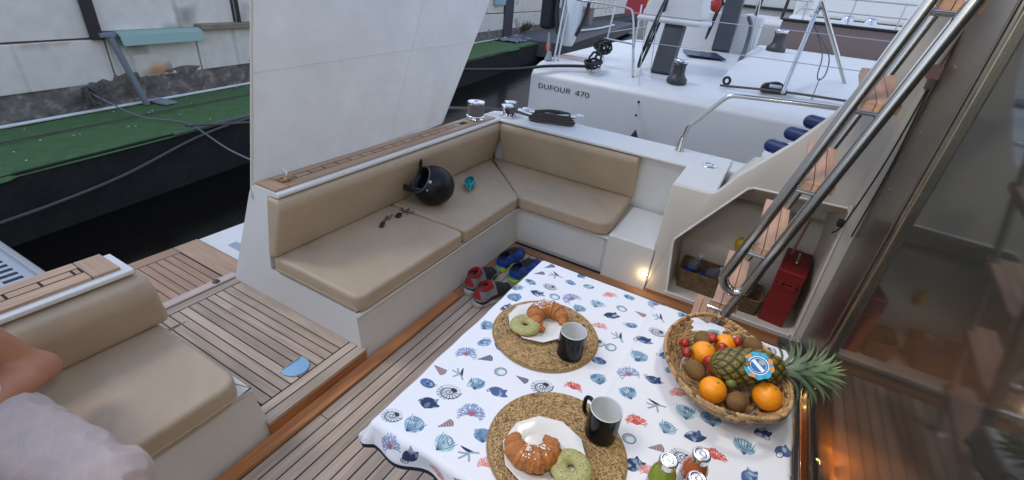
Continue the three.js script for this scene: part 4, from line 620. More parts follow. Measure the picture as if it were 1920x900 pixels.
{ // pineapple lying in the basket, crown towards the glass door
  const base = V(-1.615, 0.835, 1.575), tip = V(-1.50, 0.838, 1.78), ax = tip.clone().sub(base), len = ax.length(); ax.normalize();
  const o = thing('pineapple', 'pineapple with leafy crown lying across the fruit basket', 'pineapple', [base.x, base.y, base.z]); o.quaternion.setFromUnitVectors(V(0, 1, 0), ax);
  const nu = 120, nv = 70, R = 0.056, g = new THREE.PlaneGeometry(1, 1, nu, nv), p = g.attributes.position, cl = new Float32Array(p.count * 3);
  for (let i = 0; i < p.count; i++) {
    const u = p.getX(i) + 0.5, v = p.getY(i) + 0.5, t = v * 2 - 1, r0 = R * Math.pow(Math.max(0, 1 - Math.pow(Math.abs(t), 3.2)), 0.5), a = u * Math.PI * 2;
    const q = 9 * u, w = 6.5 * v, s1 = Math.abs(((q + w) % 1 + 1) % 1 - 0.5) * 2, s2 = Math.abs(((q - w + 20) % 1 + 1) % 1 - 0.5) * 2, e = Math.min(1 - s1, 1 - s2), c = Math.max(0, Math.min(1, e * 3.2)), spike = Math.max(0, 1 - Math.hypot(1 - s1 - 0.95, 1 - s2 - 0.95) * 5);
    const r = r0 + (0.0055 * Math.sqrt(c) + 0.005 * spike - 0.003) * Math.min(1, r0 / 0.02); p.setXYZ(i, Math.cos(a) * r, len * v, -Math.sin(a) * r);
    const k = 0.75 + 0.5 * fbm(u * 40, v * 30, 2), mid = Math.max(0, 1 - Math.hypot(s1, s2) * 1.1);
    const col = c < 0.5 ? [0.035, 0.03, 0.012] : [0.13 * k + 0.3 * mid, 0.125 * k + 0.17 * mid, 0.02 + 0.03 * mid]; if (spike > 0.25) { col[0] = 0.06; col[1] = 0.04; col[2] = 0.02; } cl.set(col, i * 3);
  }
  g.setAttribute('color', new THREE.BufferAttribute(cl, 3)); g.computeVertexNormals();
  part('body', g, phy({ vertexColors: true, roughness: 0.5, side: THREE.DoubleSide }), o);
  const leaf = (L, w) => { const q = new THREE.PlaneGeometry(1, 1, 4, 12), P = q.attributes.position; for (let i = 0; i < P.count; i++) { const u = P.getX(i) * 2, v = P.getY(i) + 0.5, ww = w * Math.pow(1 - v, 0.75) * (0.75 + 0.5 * v * (1 - v) * 2); P.setXYZ(i, u * ww, v * L, -0.35 * ww * (1 - u * u) + 0.0); } q.computeVertexNormals(); return q; };
  const leafM = [[0.15, 0.2, 0.12], [0.18, 0.27, 0.13], [0.25, 0.36, 0.13]].map((c) => std({ color: lin(...c), roughness: 0.5, side: THREE.DoubleSide }));
  for (let i = 0; i < 78; i++) {
    const t = i / 78, L = 0.062 + 0.055 * Math.sin(Math.PI * (0.15 + t * 0.75)), q = leaf(L, 0.0135 - 0.003 * t), P = q.attributes.position, open = 0.75 * Math.pow(1 - t, 0.8) + 0.12 + rr(-0.1, 0.1), curl = 0.55 * (1 - t) + 0.12 + rr(-0.1, 0.2);
    for (let j = 0; j < P.count; j++) { const s = P.getY(j) / L, an = open + curl * s * s, z = P.getZ(j), yy = P.getY(j); P.setXYZ(j, P.getX(j), yy * Math.cos(an) , yy * Math.sin(an) + 0.014 * (1 - t) - z); }
    q.computeVertexNormals();
    const m = part('leaf', q, leafM[Math.min(2, (t * 2.2 + rr(0, 0.9)) | 0)], o); m.rotation.y = i * 2.39996; m.position.set(0, len - 0.008 + t * 0.115, 0);
  }
  // round fruit sticker
  const cv = document.createElement('canvas'); cv.width = cv.height = 256; const c = cv.getContext('2d'); c.fillStyle = '#2f9ec4'; c.fillRect(0, 0, 256, 256);
  for (let i = 0; i < 10; i++) { c.fillStyle = i % 3 ? '#39b4d6' : '#e09a52'; c.beginPath(); c.arc(128 + Math.cos(i * 0.628) * 112, 128 + Math.sin(i * 0.628) * 112, 26, 0, 7); c.fill(); }
  c.fillStyle = '#eef4fa'; c.beginPath(); c.arc(128, 128, 84, 0, 7); c.fill(); c.fillStyle = '#2a6fb8'; c.beginPath(); c.arc(128, 128, 76, 0, 7); c.fill(); c.strokeStyle = '#eef4fa'; c.lineWidth = 4; c.beginPath(); c.arc(128, 128, 62, 0, 7); c.stroke();
  c.fillStyle = '#eef4fa'; c.save(); c.translate(128, 132); c.rotate(0.7); c.fillRect(-62, -16, 124, 30); c.restore(); c.fillStyle = '#9db7a0'; c.beginPath(); c.ellipse(150, 96, 26, 20, 0.4, 0, 7); c.fill();
  const tx = new THREE.CanvasTexture(cv); tx.colorSpace = THREE.SRGBColorSpace;
  const st = thing('fruit_sticker', 'round blue and turquoise paper tag stuck on the pineapple', 'sticker', [-1.597, 0.886, 1.697]);
  const pts = []; for (let i = 0; i < 40; i++) { const a = i / 40 * 6.2832, r = 0.043 * (1 + 0.045 * Math.cos(a * 9)); pts.push(new THREE.Vector2(Math.cos(a) * r, Math.sin(a) * r)); }
  const sg = new THREE.ExtrudeGeometry(new THREE.Shape(pts), { depth: 0.0008, bevelEnabled: false }), su = sg.attributes.uv, sp = sg.attributes.position; for (let i = 0; i < su.count; i++) su.setXY(i, sp.getX(i) / 0.09 + 0.5, sp.getY(i) / 0.09 + 0.5);
  part('paper', sg, phy({ map: tx, roughness: 0.35, clearcoat: 0.4 }), st); st.quaternion.setFromRotationMatrix(new THREE.Matrix4().makeBasis(...(() => { const z = V(-0.55, 0.83, -0.08).normalize(), x = V(0.1, 0, 1).normalize(), y = z.clone().cross(x).normalize(); return [x.copy(y).cross(z), y, z]; })()));
}
// ---------------------------------------------------------------- juice bottles
for (const [x, z, col, lab, name] of [[-2.088, 1.535, [0.22, 0.3, 0.03], 'green juice bottle with silver cap at the table front', 0], [-2.026, 1.6, [0.5, 0.12, 0.05], 'red juice bottle with silver cap behind the other bottles', 1], [-2.1, 1.603, [0.55, 0.3, 0.04], 'orange juice bottle with silver cap, lowest in the frame', 2]]) {
  const o = thing('juice_bottle', lab, 'bottle', [x, TOP, z], rr(0, 3), 'juice bottles');
  part('glass', lathe([[0, 0], [0.028, 0], [0.031, 0.004], [0.031, 0.105], [0.029, 0.122], [0.021, 0.142], [0.0185, 0.15], [0.0185, 0.158]], 36), phy({ color: lin(...col), roughness: 0.12, clearcoat: 0.8, clearcoatRoughness: 0.05, sheen: 0 }), o);
  part('label', lathe([[0.0314, 0.03], [0.0314, 0.09]], 36), std({ color: lin(0.62, 0.62, 0.6), roughness: 0.5, side: THREE.DoubleSide }), o);
  part('cap', lathe([[0.0215, 0.148], [0.022, 0.164], [0.0205, 0.1675], [0.0165, 0.168], [0.0155, 0.1665], [0.0115, 0.1662], [0.0105, 0.1675], [0.005, 0.167], [0, 0.1665]], 36), std({ color: lin(0.82, 0.82, 0.82), metalness: 1, roughness: 0.25 }), o);
}

// ---------------------------------------------------------------- shoes on the floor
function shoe(heel, toe, label, kind, group) {
  const dx = toe[0] - heel[0], dz = toe[1] - heel[1], o = thing('sneaker', label, 'shoe', [heel[0], 0.001, heel[1]], Math.atan2(-dz, dx), group);
  o.scale.set(1.12, 1.32, 1.2); const high = kind === 'grey' ? 0.115 : 0.085;
  const f = (x, y, z) => {
    let d = ell(x, y, z, [0.205, 0.03, 0.006], [0.078, 0.044, 0.044]); d = smin(d, cap(x, y, z, [0.05, 0.04, 0], [0.16, 0.042, 0.003], 0.036, 0.042), 0.03); d = smin(d, cap(x, y, z, [0.045, 0.045, 0], [0.055, high - 0.02, 0], 0.038, 0.034), 0.03); d = smin(d, cap(x, y, z, [0.09, high - 0.01, 0], [0.17, 0.062, 0], 0.022, 0.022), 0.03);
    const op = smin(ell(x, y, z, [0.052, high + 0.012, 0], [0.036, 0.05, 0.025]), cap(x, y, z, [0.055, high - 0.02, 0], [0.16, 0.042, 0], 0.022, 0.026), 0.01);
    d = Math.max(d, -op); return Math.max(d, 0.018 - y);
  };
  const g = nets(f, [-0.01, 0.005, -0.065], [0.3, 0.15, 0.065], 0.0045);
  const blue = [0.015, 0.045, 0.27], bk = [0.014, 0.014, 0.017], gr = [0.2, 0.2, 0.2], rd = [0.33, 0.012, 0.018];
  paint(g, (x, y, z) => {
    if (kind === 'grey') { if (y > 0.092 && x < 0.11) return rd; if (x < 0.02 && y > 0.05) return rd; if (x > 0.24) return gr; const sw = Math.abs(y - 0.03 - (x - 0.03) * 0.17); if (x > 0.13 && x < 0.24 && y > 0.05) return bk; if (sw < 0.010 && x < 0.2) return bk; if (x > 0.19 && y < 0.04) return bk; return gr; }
    if (y > 0.068 && x < 0.2 && Math.abs(z) < 0.03) return bk; const st = Math.sin(x * 60 + y * 50); return st > 0.75 && y > 0.035 && x > 0.05 ? [0.02, 0.1, 0.3] : blue;
  });
  part('upper', g, std({ vertexColors: true, roughness: 0.75, bumpMap: leatherBump, bumpScale: 0.001 }), o);
  const foot = rpoly([[-0.006, -0.03, 0.03], [-0.006, 0.03, 0.03], [0.1, 0.036, 0.1], [0.2, 0.054, 0.06], [0.285, 0.03, 0.05], [0.288, -0.012, 0.04], [0.2, -0.048, 0.06], [0.1, -0.034, 0.08]], 0.03);
  const sole = kind === 'grey' ? std({ color: lin(0.5, 0.48, 0.43), roughness: 0.7 }) : std({ color: lin(0.6, 0.8, 0.03), roughness: 0.6 });
  part('sole', exY(foot, 0.0, 0.026, 0.006), sole, o);
  if (kind !== 'grey') part('midsole', exY(foot.map(([x, z]) => [0.141 + (x - 0.141) * 0.99, z * 0.98]), 0.022, 0.033, 0.004), std({ color: lin(0.05, 0.35, 0.55), roughness: 0.6 }), o);
  const lc = []; for (let k = 0; k < 5; k++) lc.push(tube([[0.115 + k * 0.017, 0.095 - k * 0.0085, -0.02], [0.118 + k * 0.017, 0.1 - k * 0.0085, 0], [0.115 + k * 0.017, 0.095 - k * 0.0085, 0.02]], 0.0025, 8, 5)); part('laces', lc, kind === 'grey' ? M.black : M.black, o);
  return o;
}
shoe([-0.82, 0.125], [-0.52, 0.15], 'grey and black high top with red collar, against the bench', 'grey', 'grey high top shoes');
shoe([-0.9, 0.24], [-0.64, 0.34], 'grey and black high top with red collar, nearer the table', 'grey', 'grey high top shoes');
shoe([-0.45, 0.15], [-0.17, 0.17], 'blue and yellow running shoe against the bench', 'blue', 'blue running shoes');
shoe([-0.52, 0.29], [-0.265, 0.345], 'blue and yellow running shoe nearer the table', 'blue', 'blue running shoes');

// ---------------------------------------------------------------- things on the seats
{
  const o = thing('helmet', 'black open face helmet lying tipped on the stern cushion', 'helmet', [-0.555, 0.56, -0.37]); o.scale.setScalar(1.06);
  const n = V(-0.74, 0.52, -0.42).normalize();
  const f = (x, y, z) => { const out = ell(x, y, z, [0, 0, 0], [0.135, 0.128, 0.14]); let d = Math.max(out, -(out + 0.034)); const a = x * n.x + y * n.y + z * n.z; d = Math.max(d, 0.1 - Math.hypot(x - n.x * 0.14, y - n.y * 0.14, z - n.z * 0.14)); return d; };
  part('shell', nets(f, [-0.16, -0.15, -0.16], [0.16, 0.15, 0.16], 0.006), phy({ color: lin(0.008, 0.008, 0.009), roughness: 0.4, specularIntensity: 0.6 }), o);
  part('lining', nets((x, y, z) => { const q = ell(x, y, z, [0, 0, 0], [0.112, 0.106, 0.117]); return Math.max(q, -(q + 0.012), 0.104 - Math.hypot(x - n.x * 0.14, y - n.y * 0.14, z - n.z * 0.14)); }, [-0.14, -0.13, -0.14], [0.14, 0.13, 0.14], 0.007), std({ color: lin(0.03, 0.03, 0.03), roughness: 0.95 }), o);
  // rim trim
  const e1 = V(0, 1, 0).cross(n).normalize(), e2 = n.clone().cross(e1), rim = []; for (let k = 0; k < 24; k++) { const a = k / 24 * 6.2832, q = n.clone().multiplyScalar(0.099).addScaledVector(e1, Math.cos(a) * 0.09).addScaledVector(e2, Math.sin(a) * 0.088); rim.push([q.x, q.y, q.z]); }
  part('rim_trim', tube(rim, 0.0055, 80, 8, true), std({ color: lin(0.1, 0.1, 0.1), roughness: 0.4 }), o);
  // peak
  const pk = nets((x, y, z) => Math.max(ell(x, y, z, [-0.05, -0.005, -0.115], [0.085, 0.06, 0.135]), -ell(x, y, z, [-0.058, 0.04, -0.105], [0.076, 0.075, 0.13])), [-0.15, -0.08, -0.27], [0.06, 0.07, 0.03], 0.0045);
  part('peak', pk, phy({ color: lin(0.012, 0.012, 0.014), roughness: 0.3, clearcoat: 0.4 }), o);
  part('strap', rbx(-0.03, -0.02, 0.06, 0.165, -0.098, -0.074, 0.003), M.black, o);
  for (const [a, b, c, r] of [[-0.105, 0.07, 0.055, 0.012], [-0.128, 0.02, 0.05, 0.007]]) part('vent_button', new THREE.SphereGeometry(r, 14, 10).translate(a * 0.99, b * 0.99, c), std({ color: lin(0.5, 0.5, 0.48), roughness: 0.3, metalness: 0.4 }), o);
}
{
  const o = thing('diving_mask', 'small teal mask lying on the corner cushion', 'mask', [-0.165, 0.425, -0.37], 0.6); o.scale.setScalar(1.25); o.quaternion.setFromRotationMatrix((() => { const z = V(-0.77, 0, 0.64), x = V(0.25, -0.9, 0.3).normalize(), y = z.clone().cross(x).normalize(); return new THREE.Matrix4().makeBasis(x, y, z); })()); o.position.y = 0.455;
  const f = (x, y, z) => { const q = ell(x, y, z, [0, 0.03, 0], [0.042, 0.034, 0.06]); return Math.max(q, -(q + 0.005), x - 0.02 + (y - 0.03) * 0.4 > 0 ? 1e-3 - (0.02 - x) : -1); };
  part('skirt', nets((x, y, z) => { const q = ell(x, y, z, [0, 0.032, 0], [0.042, 0.034, 0.06]); return Math.max(q, -(q + 0.006), -x - 0.012); }, [-0.06, -0.01, -0.08], [0.06, 0.08, 0.08], 0.004), phy({ color: lin(0.015, 0.3, 0.32), roughness: 0.3, clearcoat: 0.3 }), o);
  part('strap', tube([[-0.01, 0.03, 0.055], [0.015, 0.02, 0.085], [0.0, 0.008, 0.07], [-0.012, 0.012, 0.045]], 0.006, 24, 8), std({ color: lin(0.02, 0.33, 0.34), roughness: 0.4 }), o);
}
{
  const o = thing('folding_knife', 'small silver folding knife on the long cushion', 'knife', [-0.97, 0.426, -0.43], 0.5); o.scale.setScalar(1.3);
  part('handle', rbx(-0.04, 0.04, 0, 0.01, -0.008, 0.008, 0.004), M.steel, o); part('blade', rbx(0.0, 0.075, 0.002, 0.004, 0.01, 0.022, 0.0008), M.chrome, o); part('grip', rbx(-0.075, -0.035, 0, 0.016, -0.01, 0.01, 0.006), M.black, o);
  const k = thing('key_ring', 'bunch of keys with black fob beside the knife', 'keys', [-0.868, 0.426, -0.405], 0.3); k.scale.setScalar(1.35);
  part('fob', rbx(-0.022, 0.018, 0, 0.014, -0.015, 0.012, 0.006), M.black, k); part('ring', new THREE.TorusGeometry(0.016, 0.002, 6, 20).rotateX(1.3).translate(0.022, 0.008, 0.01), M.chrome, k);
  for (let i = 0; i < 3; i++) part('key', rbx(0.0, 0.055, 0.004 + i * 0.003, 0.0065 + i * 0.003, -0.005, 0.005, 0.001).rotateY(-0.8 + i * 0.7).translate(0.03, 0, 0.01), std({ color: lin(0.4, 0.36, 0.28), metalness: 1, roughness: 0.35 }), k);
}
// ---------------------------------------------------------------- locker contents
function wickerBox(x0, x1, z0, z1, h, label, dark) {
  const cx = (x0 + x1) / 2, cz = (z0 + z1) / 2, o = thing('wicker_basket', label, 'basket', [cx, 0.051, cz]), wx = (x1 - x0) / 2, wz = (z1 - z0) / 2, list = [];
  for (let r = 0; r * 0.014 < h; r++) { const s = 0.86 + 0.14 * r * 0.014 / h, pts = rpoly([[-wx * s, -wz * s], [wx * s, -wz * s], [wx * s, wz * s], [-wx * s, wz * s]], 0.04); for (let i = 0; i < pts.length; i++) { const a = pts[i], b = pts[(i + 1) % pts.length], L = Math.hypot(b[0] - a[0], b[1] - a[1]), n = Math.max(1, Math.round(L / 0.024)); for (let k = 0; k < n; k++) { const t = (k + 0.5 + (r % 2) * 0.5) / n, q = rr(0.6, 1.15) * dark; list.push({ m: mat4(V(a[0] + (b[0] - a[0]) * t, 0.008 + r * 0.014, a[1] + (b[1] - a[1]) * t), V(b[0] - a[0] + 1e-5, (k + r) % 2 ? 0.002 : -0.002, b[1] - a[1]), V(0, 1, 0), 0.007, 0.0085, 0.016), c: [0.2 * q, 0.12 * q, 0.055 * q] }); } } }
  part('weave', blobs(new THREE.IcosahedronGeometry(1, 0), list), std({ vertexColors: true, roughness: 0.75 }), o);
  part('floor', bx(-wx * 0.86, wx * 0.86, 0.002, 0.01, -wz * 0.86, wz * 0.86), std({ color: lin(0.12, 0.07, 0.03), roughness: 0.8 }), o);
  return o;
}
wickerBox(0.10, 0.34, 1.28, 1.60, 0.15, 'brown wicker basket with plastic bottles in the open locker', 1.0);
wickerBox(0.06, 0.30, 1.68, 1.84, 0.12, 'smaller wicker basket behind the ladder in the locker', 0.85);
const clearP = phy({ color: lin(0.85, 0.92, 0.97), transmission: 0.9, thickness: 0, roughness: 0.12, ior: 1.4 });
for (const [x, z, y, a, L] of [[0.2, 1.345, 0.17, 0.5, 'clear plastic water bottle with blue label leaning in the wicker basket'], [0.24, 1.46, 0.14, 0.95, 'crumpled clear bottle lying low in the wicker basket']]) {
  const o = thing('water_bottle', L, 'bottle', [x, y, z], 0.5, 'bottles in the locker'); o.rotation.z = a * 0.4; o.rotation.x = a * 0.5;
  part('body', lathe([[0, -0.1], [0.036, -0.1], [0.04, -0.09], [0.038, -0.04], [0.04, 0.0], [0.038, 0.06], [0.02, 0.12], [0.013, 0.135], [0.013, 0.15]], 24), clearP, o); part('label', lathe([[0.0405, -0.005], [0.0405, 0.04]], 24), std({ color: lin(0.03, 0.06, 0.28), roughness: 0.5, side: THREE.DoubleSide }), o); part('cap', new THREE.CylinderGeometry(0.016, 0.016, 0.018, 16).translate(0, 0.156, 0), std({ color: lin(0.5, 0.55, 0.65), roughness: 0.5 }), o);
}
{
  const b = thing('dark_pouch', 'dark cloth pouch lying in the wicker basket', 'pouch', [0.24, 0.17, 1.53], 0.3); part('cloth', nets((x, y, z) => ell(x, y, z, [0, 0, 0], [0.07, 0.04, 0.08]) + 0.01 * fbm(x * 20, y * 20, z * 20), [-0.09, -0.06, -0.1], [0.09, 0.06, 0.1], 0.008), std({ color: lin(0.09, 0.075, 0.06), roughness: 0.85 }), b);
  const y = thing('yellow_float', 'small yellow plastic float on the locker ledge', 'float', [0.41, 0.365, 1.605]); part('float', nets((X, Y, Z) => smin(ell(X, Y, Z, [0, 0.02, 0], [0.034, 0.04, 0.034]), ell(X, Y, Z, [0, -0.02, 0], [0.02, 0.03, 0.02]), 0.02), [-0.05, -0.06, -0.05], [0.05, 0.07, 0.05], 0.005), phy({ color: lin(0.75, 0.45, 0.02), roughness: 0.4 }), y); part('cord_eye', new THREE.TorusGeometry(0.008, 0.002, 6, 14).translate(0, 0.064, 0), M.black, y);
  const w = thing('white_bag', 'crumpled whitish plastic bag behind the ladder in the locker', 'bag', [0.27, 0.12, 1.655]); part('film', nets((X, Y, Z) => ell(X, Y, Z, [0, 0, 0], [0.06, 0.07, 0.035]) + 0.016 * fbm(X * 25, Y * 25, Z * 25), [-0.09, -0.09, -0.06], [0.09, 0.1, 0.06], 0.007), phy({ color: lin(0.6, 0.62, 0.62), roughness: 0.4 }), w);
  const t = thing('toolbox', 'red metal toolbox standing in the open locker', 'toolbox', [0.125, 0.051, 1.93], -0.12);
  const red = phy({ color: lin(0.2, 0.006, 0.008), roughness: 0.5, bumpMap: leatherBump, bumpScale: 0.0006 });
  part('box', rbx(-0.07, 0.30, 0, 0.30, -0.075, 0.075, 0.01), red, t); part('lid', rbx(-0.073, 0.303, 0.303, 0.40, -0.078, 0.078, 0.012), red, t);
  part('handle', tube([[0.05, 0.4, 0], [0.055, 0.425, 0], [0.18, 0.425, 0], [0.185, 0.4, 0]], 0.008, 24, 8), M.steel, t); for (const z of [-0.04, 0.04]) part('clasp', rbx(-0.08, -0.07, 0.27, 0.33, z - 0.012, z + 0.012, 0.002), red, t);
  const st = thing('wooden_stick', 'thin reddish stick leaning behind the toolbox', 'stick', [0, 0, 0]); part('stick', rod([0.3, 0.05, 1.88], [0.34, 0.72, 1.93], 0.007, 8), M.oiled, st);
}

// ---------------------------------------------------------------- deck hardware on the coaming
{
  const o = thing('winch', 'steel capstan winch wrapped with rope at the end of the teak rail', 'winch', [0.262, 0.835, -0.585]);
  part('base_flange', lathe([[0, 0.0], [0.082, 0], [0.083, 0.01], [0.076, 0.018], [0.08, 0.022], [0.078, 0.032], [0.066, 0.036]], 36), M.chrome, o);
  const rp = []; for (let k = 0; k < 8; k++) rp.push(new THREE.TorusGeometry(0.0615, 0.0062, 8, 40).rotateX(Math.PI / 2).translate(0, 0.044 + k * 0.0105, 0)); part('rope_turns', rp, std({ color: lin(0.16, 0.15, 0.14), roughness: 0.9 }), o);
  part('drum', lathe([[0.062, 0.03], [0.06, 0.12], [0.069, 0.128], [0.071, 0.138], [0.066, 0.144], [0.03, 0.146], [0.024, 0.142], [0, 0.142]], 36), M.chrome, o); part('socket', lathe([[0, 0.1435], [0.014, 0.1435]], 12), M.black, o);
  const p = thing('fairlead', 'twin roller fairlead with dark rope at the stern corner', 'fairlead', [0.66, 0.821, -0.5], 0.35); p.scale.setScalar(1.3);
  for (const x of [-0.055, 0.06]) { const r = part('roller', lathe([[0.035, 0], [0.03, 0.02], [0.028, 0.04], [0.035, 0.062], [0.042, 0.068], [0.04, 0.078], [0, 0.08]], 24).translate(x, 0, 0), M.chrome, p); }
  part('base', rbx(-0.1, 0.11, 0, 0.01, -0.045, 0.045, 0.004), M.chrome, p);
  part('rope_turn', [tube([[-0.1, 0.035, 0.01], [-0.05, 0.04, 0.045], [0.06, 0.04, 0.042], [0.105, 0.035, 0]], 0.013, 24, 8), tube([[-0.11, 0.055, 0.0], [-0.04, 0.058, 0.04], [0.07, 0.058, 0.04], [0.11, 0.05, 0]], 0.012, 24, 8)], M.rope, p);
  const c = thing('cleat', 'steel deck cleat wound with brown mooring rope', 'cleat', [0.715, 0.8215, -0.1], -1.2); c.scale.setScalar(1.2);
  part('body', [tube([[-0.19, 0.07, 0], [-0.13, 0.062, 0], [0, 0.056, 0], [0.13, 0.062, 0], [0.19, 0.07, 0]], 0.013, 30, 10), rod([-0.05, 0, 0], [-0.05, 0.056, 0], 0.014), rod([0.05, 0, 0], [0.05, 0.056, 0], 0.014)], M.chrome, c);
  part('horn_tip', new THREE.SphereGeometry(0.022, 14, 10).scale(1.5, 0.5, 1).translate(-0.19, 0.075, 0), M.chrome, c); part('horn_tip', new THREE.SphereGeometry(0.022, 14, 10).scale(1.5, 0.5, 1).translate(0.19, 0.075, 0), M.chrome, c);
  const w = []; for (let k = 0; k < 4; k++) { const s = 0.135 - k * 0.012, h = 0.012 + k * 0.0165; w.push(tube([[-s, h, 0.03], [0, h + 0.004, 0.043], [s, h, 0.03], [s + 0.025, h + 0.006, 0], [s, h, -0.03], [0, h + 0.004, -0.043], [-s, h, -0.03], [-s - 0.025, h + 0.006, 0]], 0.0095, 60, 7, true)); } w.push(tube([[-0.12, 0.075, 0.03], [0, 0.085, 0], [0.12, 0.07, -0.03]], 0.011, 20, 7)); part('rope_turns', w, std({ color: lin(0.075, 0.062, 0.055), roughness: 0.95 }), c);
  mono('stern_line', 'dark mooring rope from the cleat out over the fairlead', 'rope', tube([[0.67, 0.845, -0.24], [0.665, 0.862, -0.44], [0.6, 0.86, -0.56], [0.5, 0.85, -0.75], [0.35, 0.7, -1.6], [0.2, 0.2, -3.5], [0, -0.05, -4.6]], 0.012, 60, 8), M.rope);
  const k = thing('rope_knot', 'small tan rope knot on the teak rail at the passage end', 'knot', [-1.53, 0.835, -0.555]);
  const kn = []; for (let i = 0; i < 5; i++) kn.push(tube(Array.from({ length: 5 }, () => [rr(-0.026, 0.026), rr(0.006, 0.03), rr(-0.02, 0.02)]), 0.0055, 30, 6, true)); part('loops', kn, std({ color: lin(0.42, 0.28, 0.15), roughness: 0.9 }), k); part('whipping', tube([[0, 0.02, 0], [0.004, 0.05, 0.0], [-0.006, 0.07, -0.01]], 0.004, 12, 6), M.white, k);
  const h = thing('grab_rail', 'bent stainless grab rail on the side coaming', 'rail', [0, 0, 0]);
  part('tube', tube([[0.8, 0.83, 0.975], [0.8, 0.93, 0.982], [0.8, 1.02, 0.995], [0.8, 1.06, 1.03], [0.8, 1.25, 1.175], [0.8, 1.283, 1.22], [0.8, 1.292, 1.28], [0.8, 1.312, 1.6], [0.8, 1.325, 1.9], [0.8, 1.34, 2.6], [0.8, 1.35, 3.4]], 0.016, 120, 12, false, 0.3), M.steel, h);
  part('foot', lathe([[0.034, 0], [0.03, 0.02], [0.02, 0.09], [0.017, 0.11]], 20).translate(0.8, 0.8205, 0.975), M.steel, h); part('stanchion', rod([0.8, 0.79, 3.0], [0.8, 1.34, 3.0], 0.014), M.steel, h);
  const navy = phy({ color: lin(0.012, 0.03, 0.12), roughness: 0.38 });
  [[1.08, 0.93, 1.665, 'lowest navy fender beside the wing'], [1.1, 1.045, 1.765, 'middle navy fender beside the wing'], [1.12, 1.15, 1.86, 'highest navy fender beside the wing']].forEach(([x, y, z, L]) => { const f = thing('fender', L, 'fender', [x, y, z], 1.0, 'navy fenders'); f.scale.setScalar(0.56); part('cover', new THREE.CapsuleGeometry(0.092, 0.34, 8, 24).rotateZ(Math.PI / 2), navy, f); part('valve_end', new THREE.CylinderGeometry(0.03, 0.05, 0.05, 16).rotateZ(Math.PI / 2).translate(-0.27, 0, 0), navy, f); part('lanyard', tube([[-0.28, 0, 0], [-0.3, 0.12, 0.02], [-0.26, 0.25, 0.05]], 0.006, 12, 6), M.rope, f); });
  const rk = thing('fender_rack', 'low shelf on the hull carrying the navy fenders', 'rack'); part('shelf', exX([[1.55, 0.78], [1.58, 0.83], [2.0, 1.06], [2.4, 1.06], [2.4, 0.78]], 0.95, 1.5, 0.01), M.gel, rk);
}

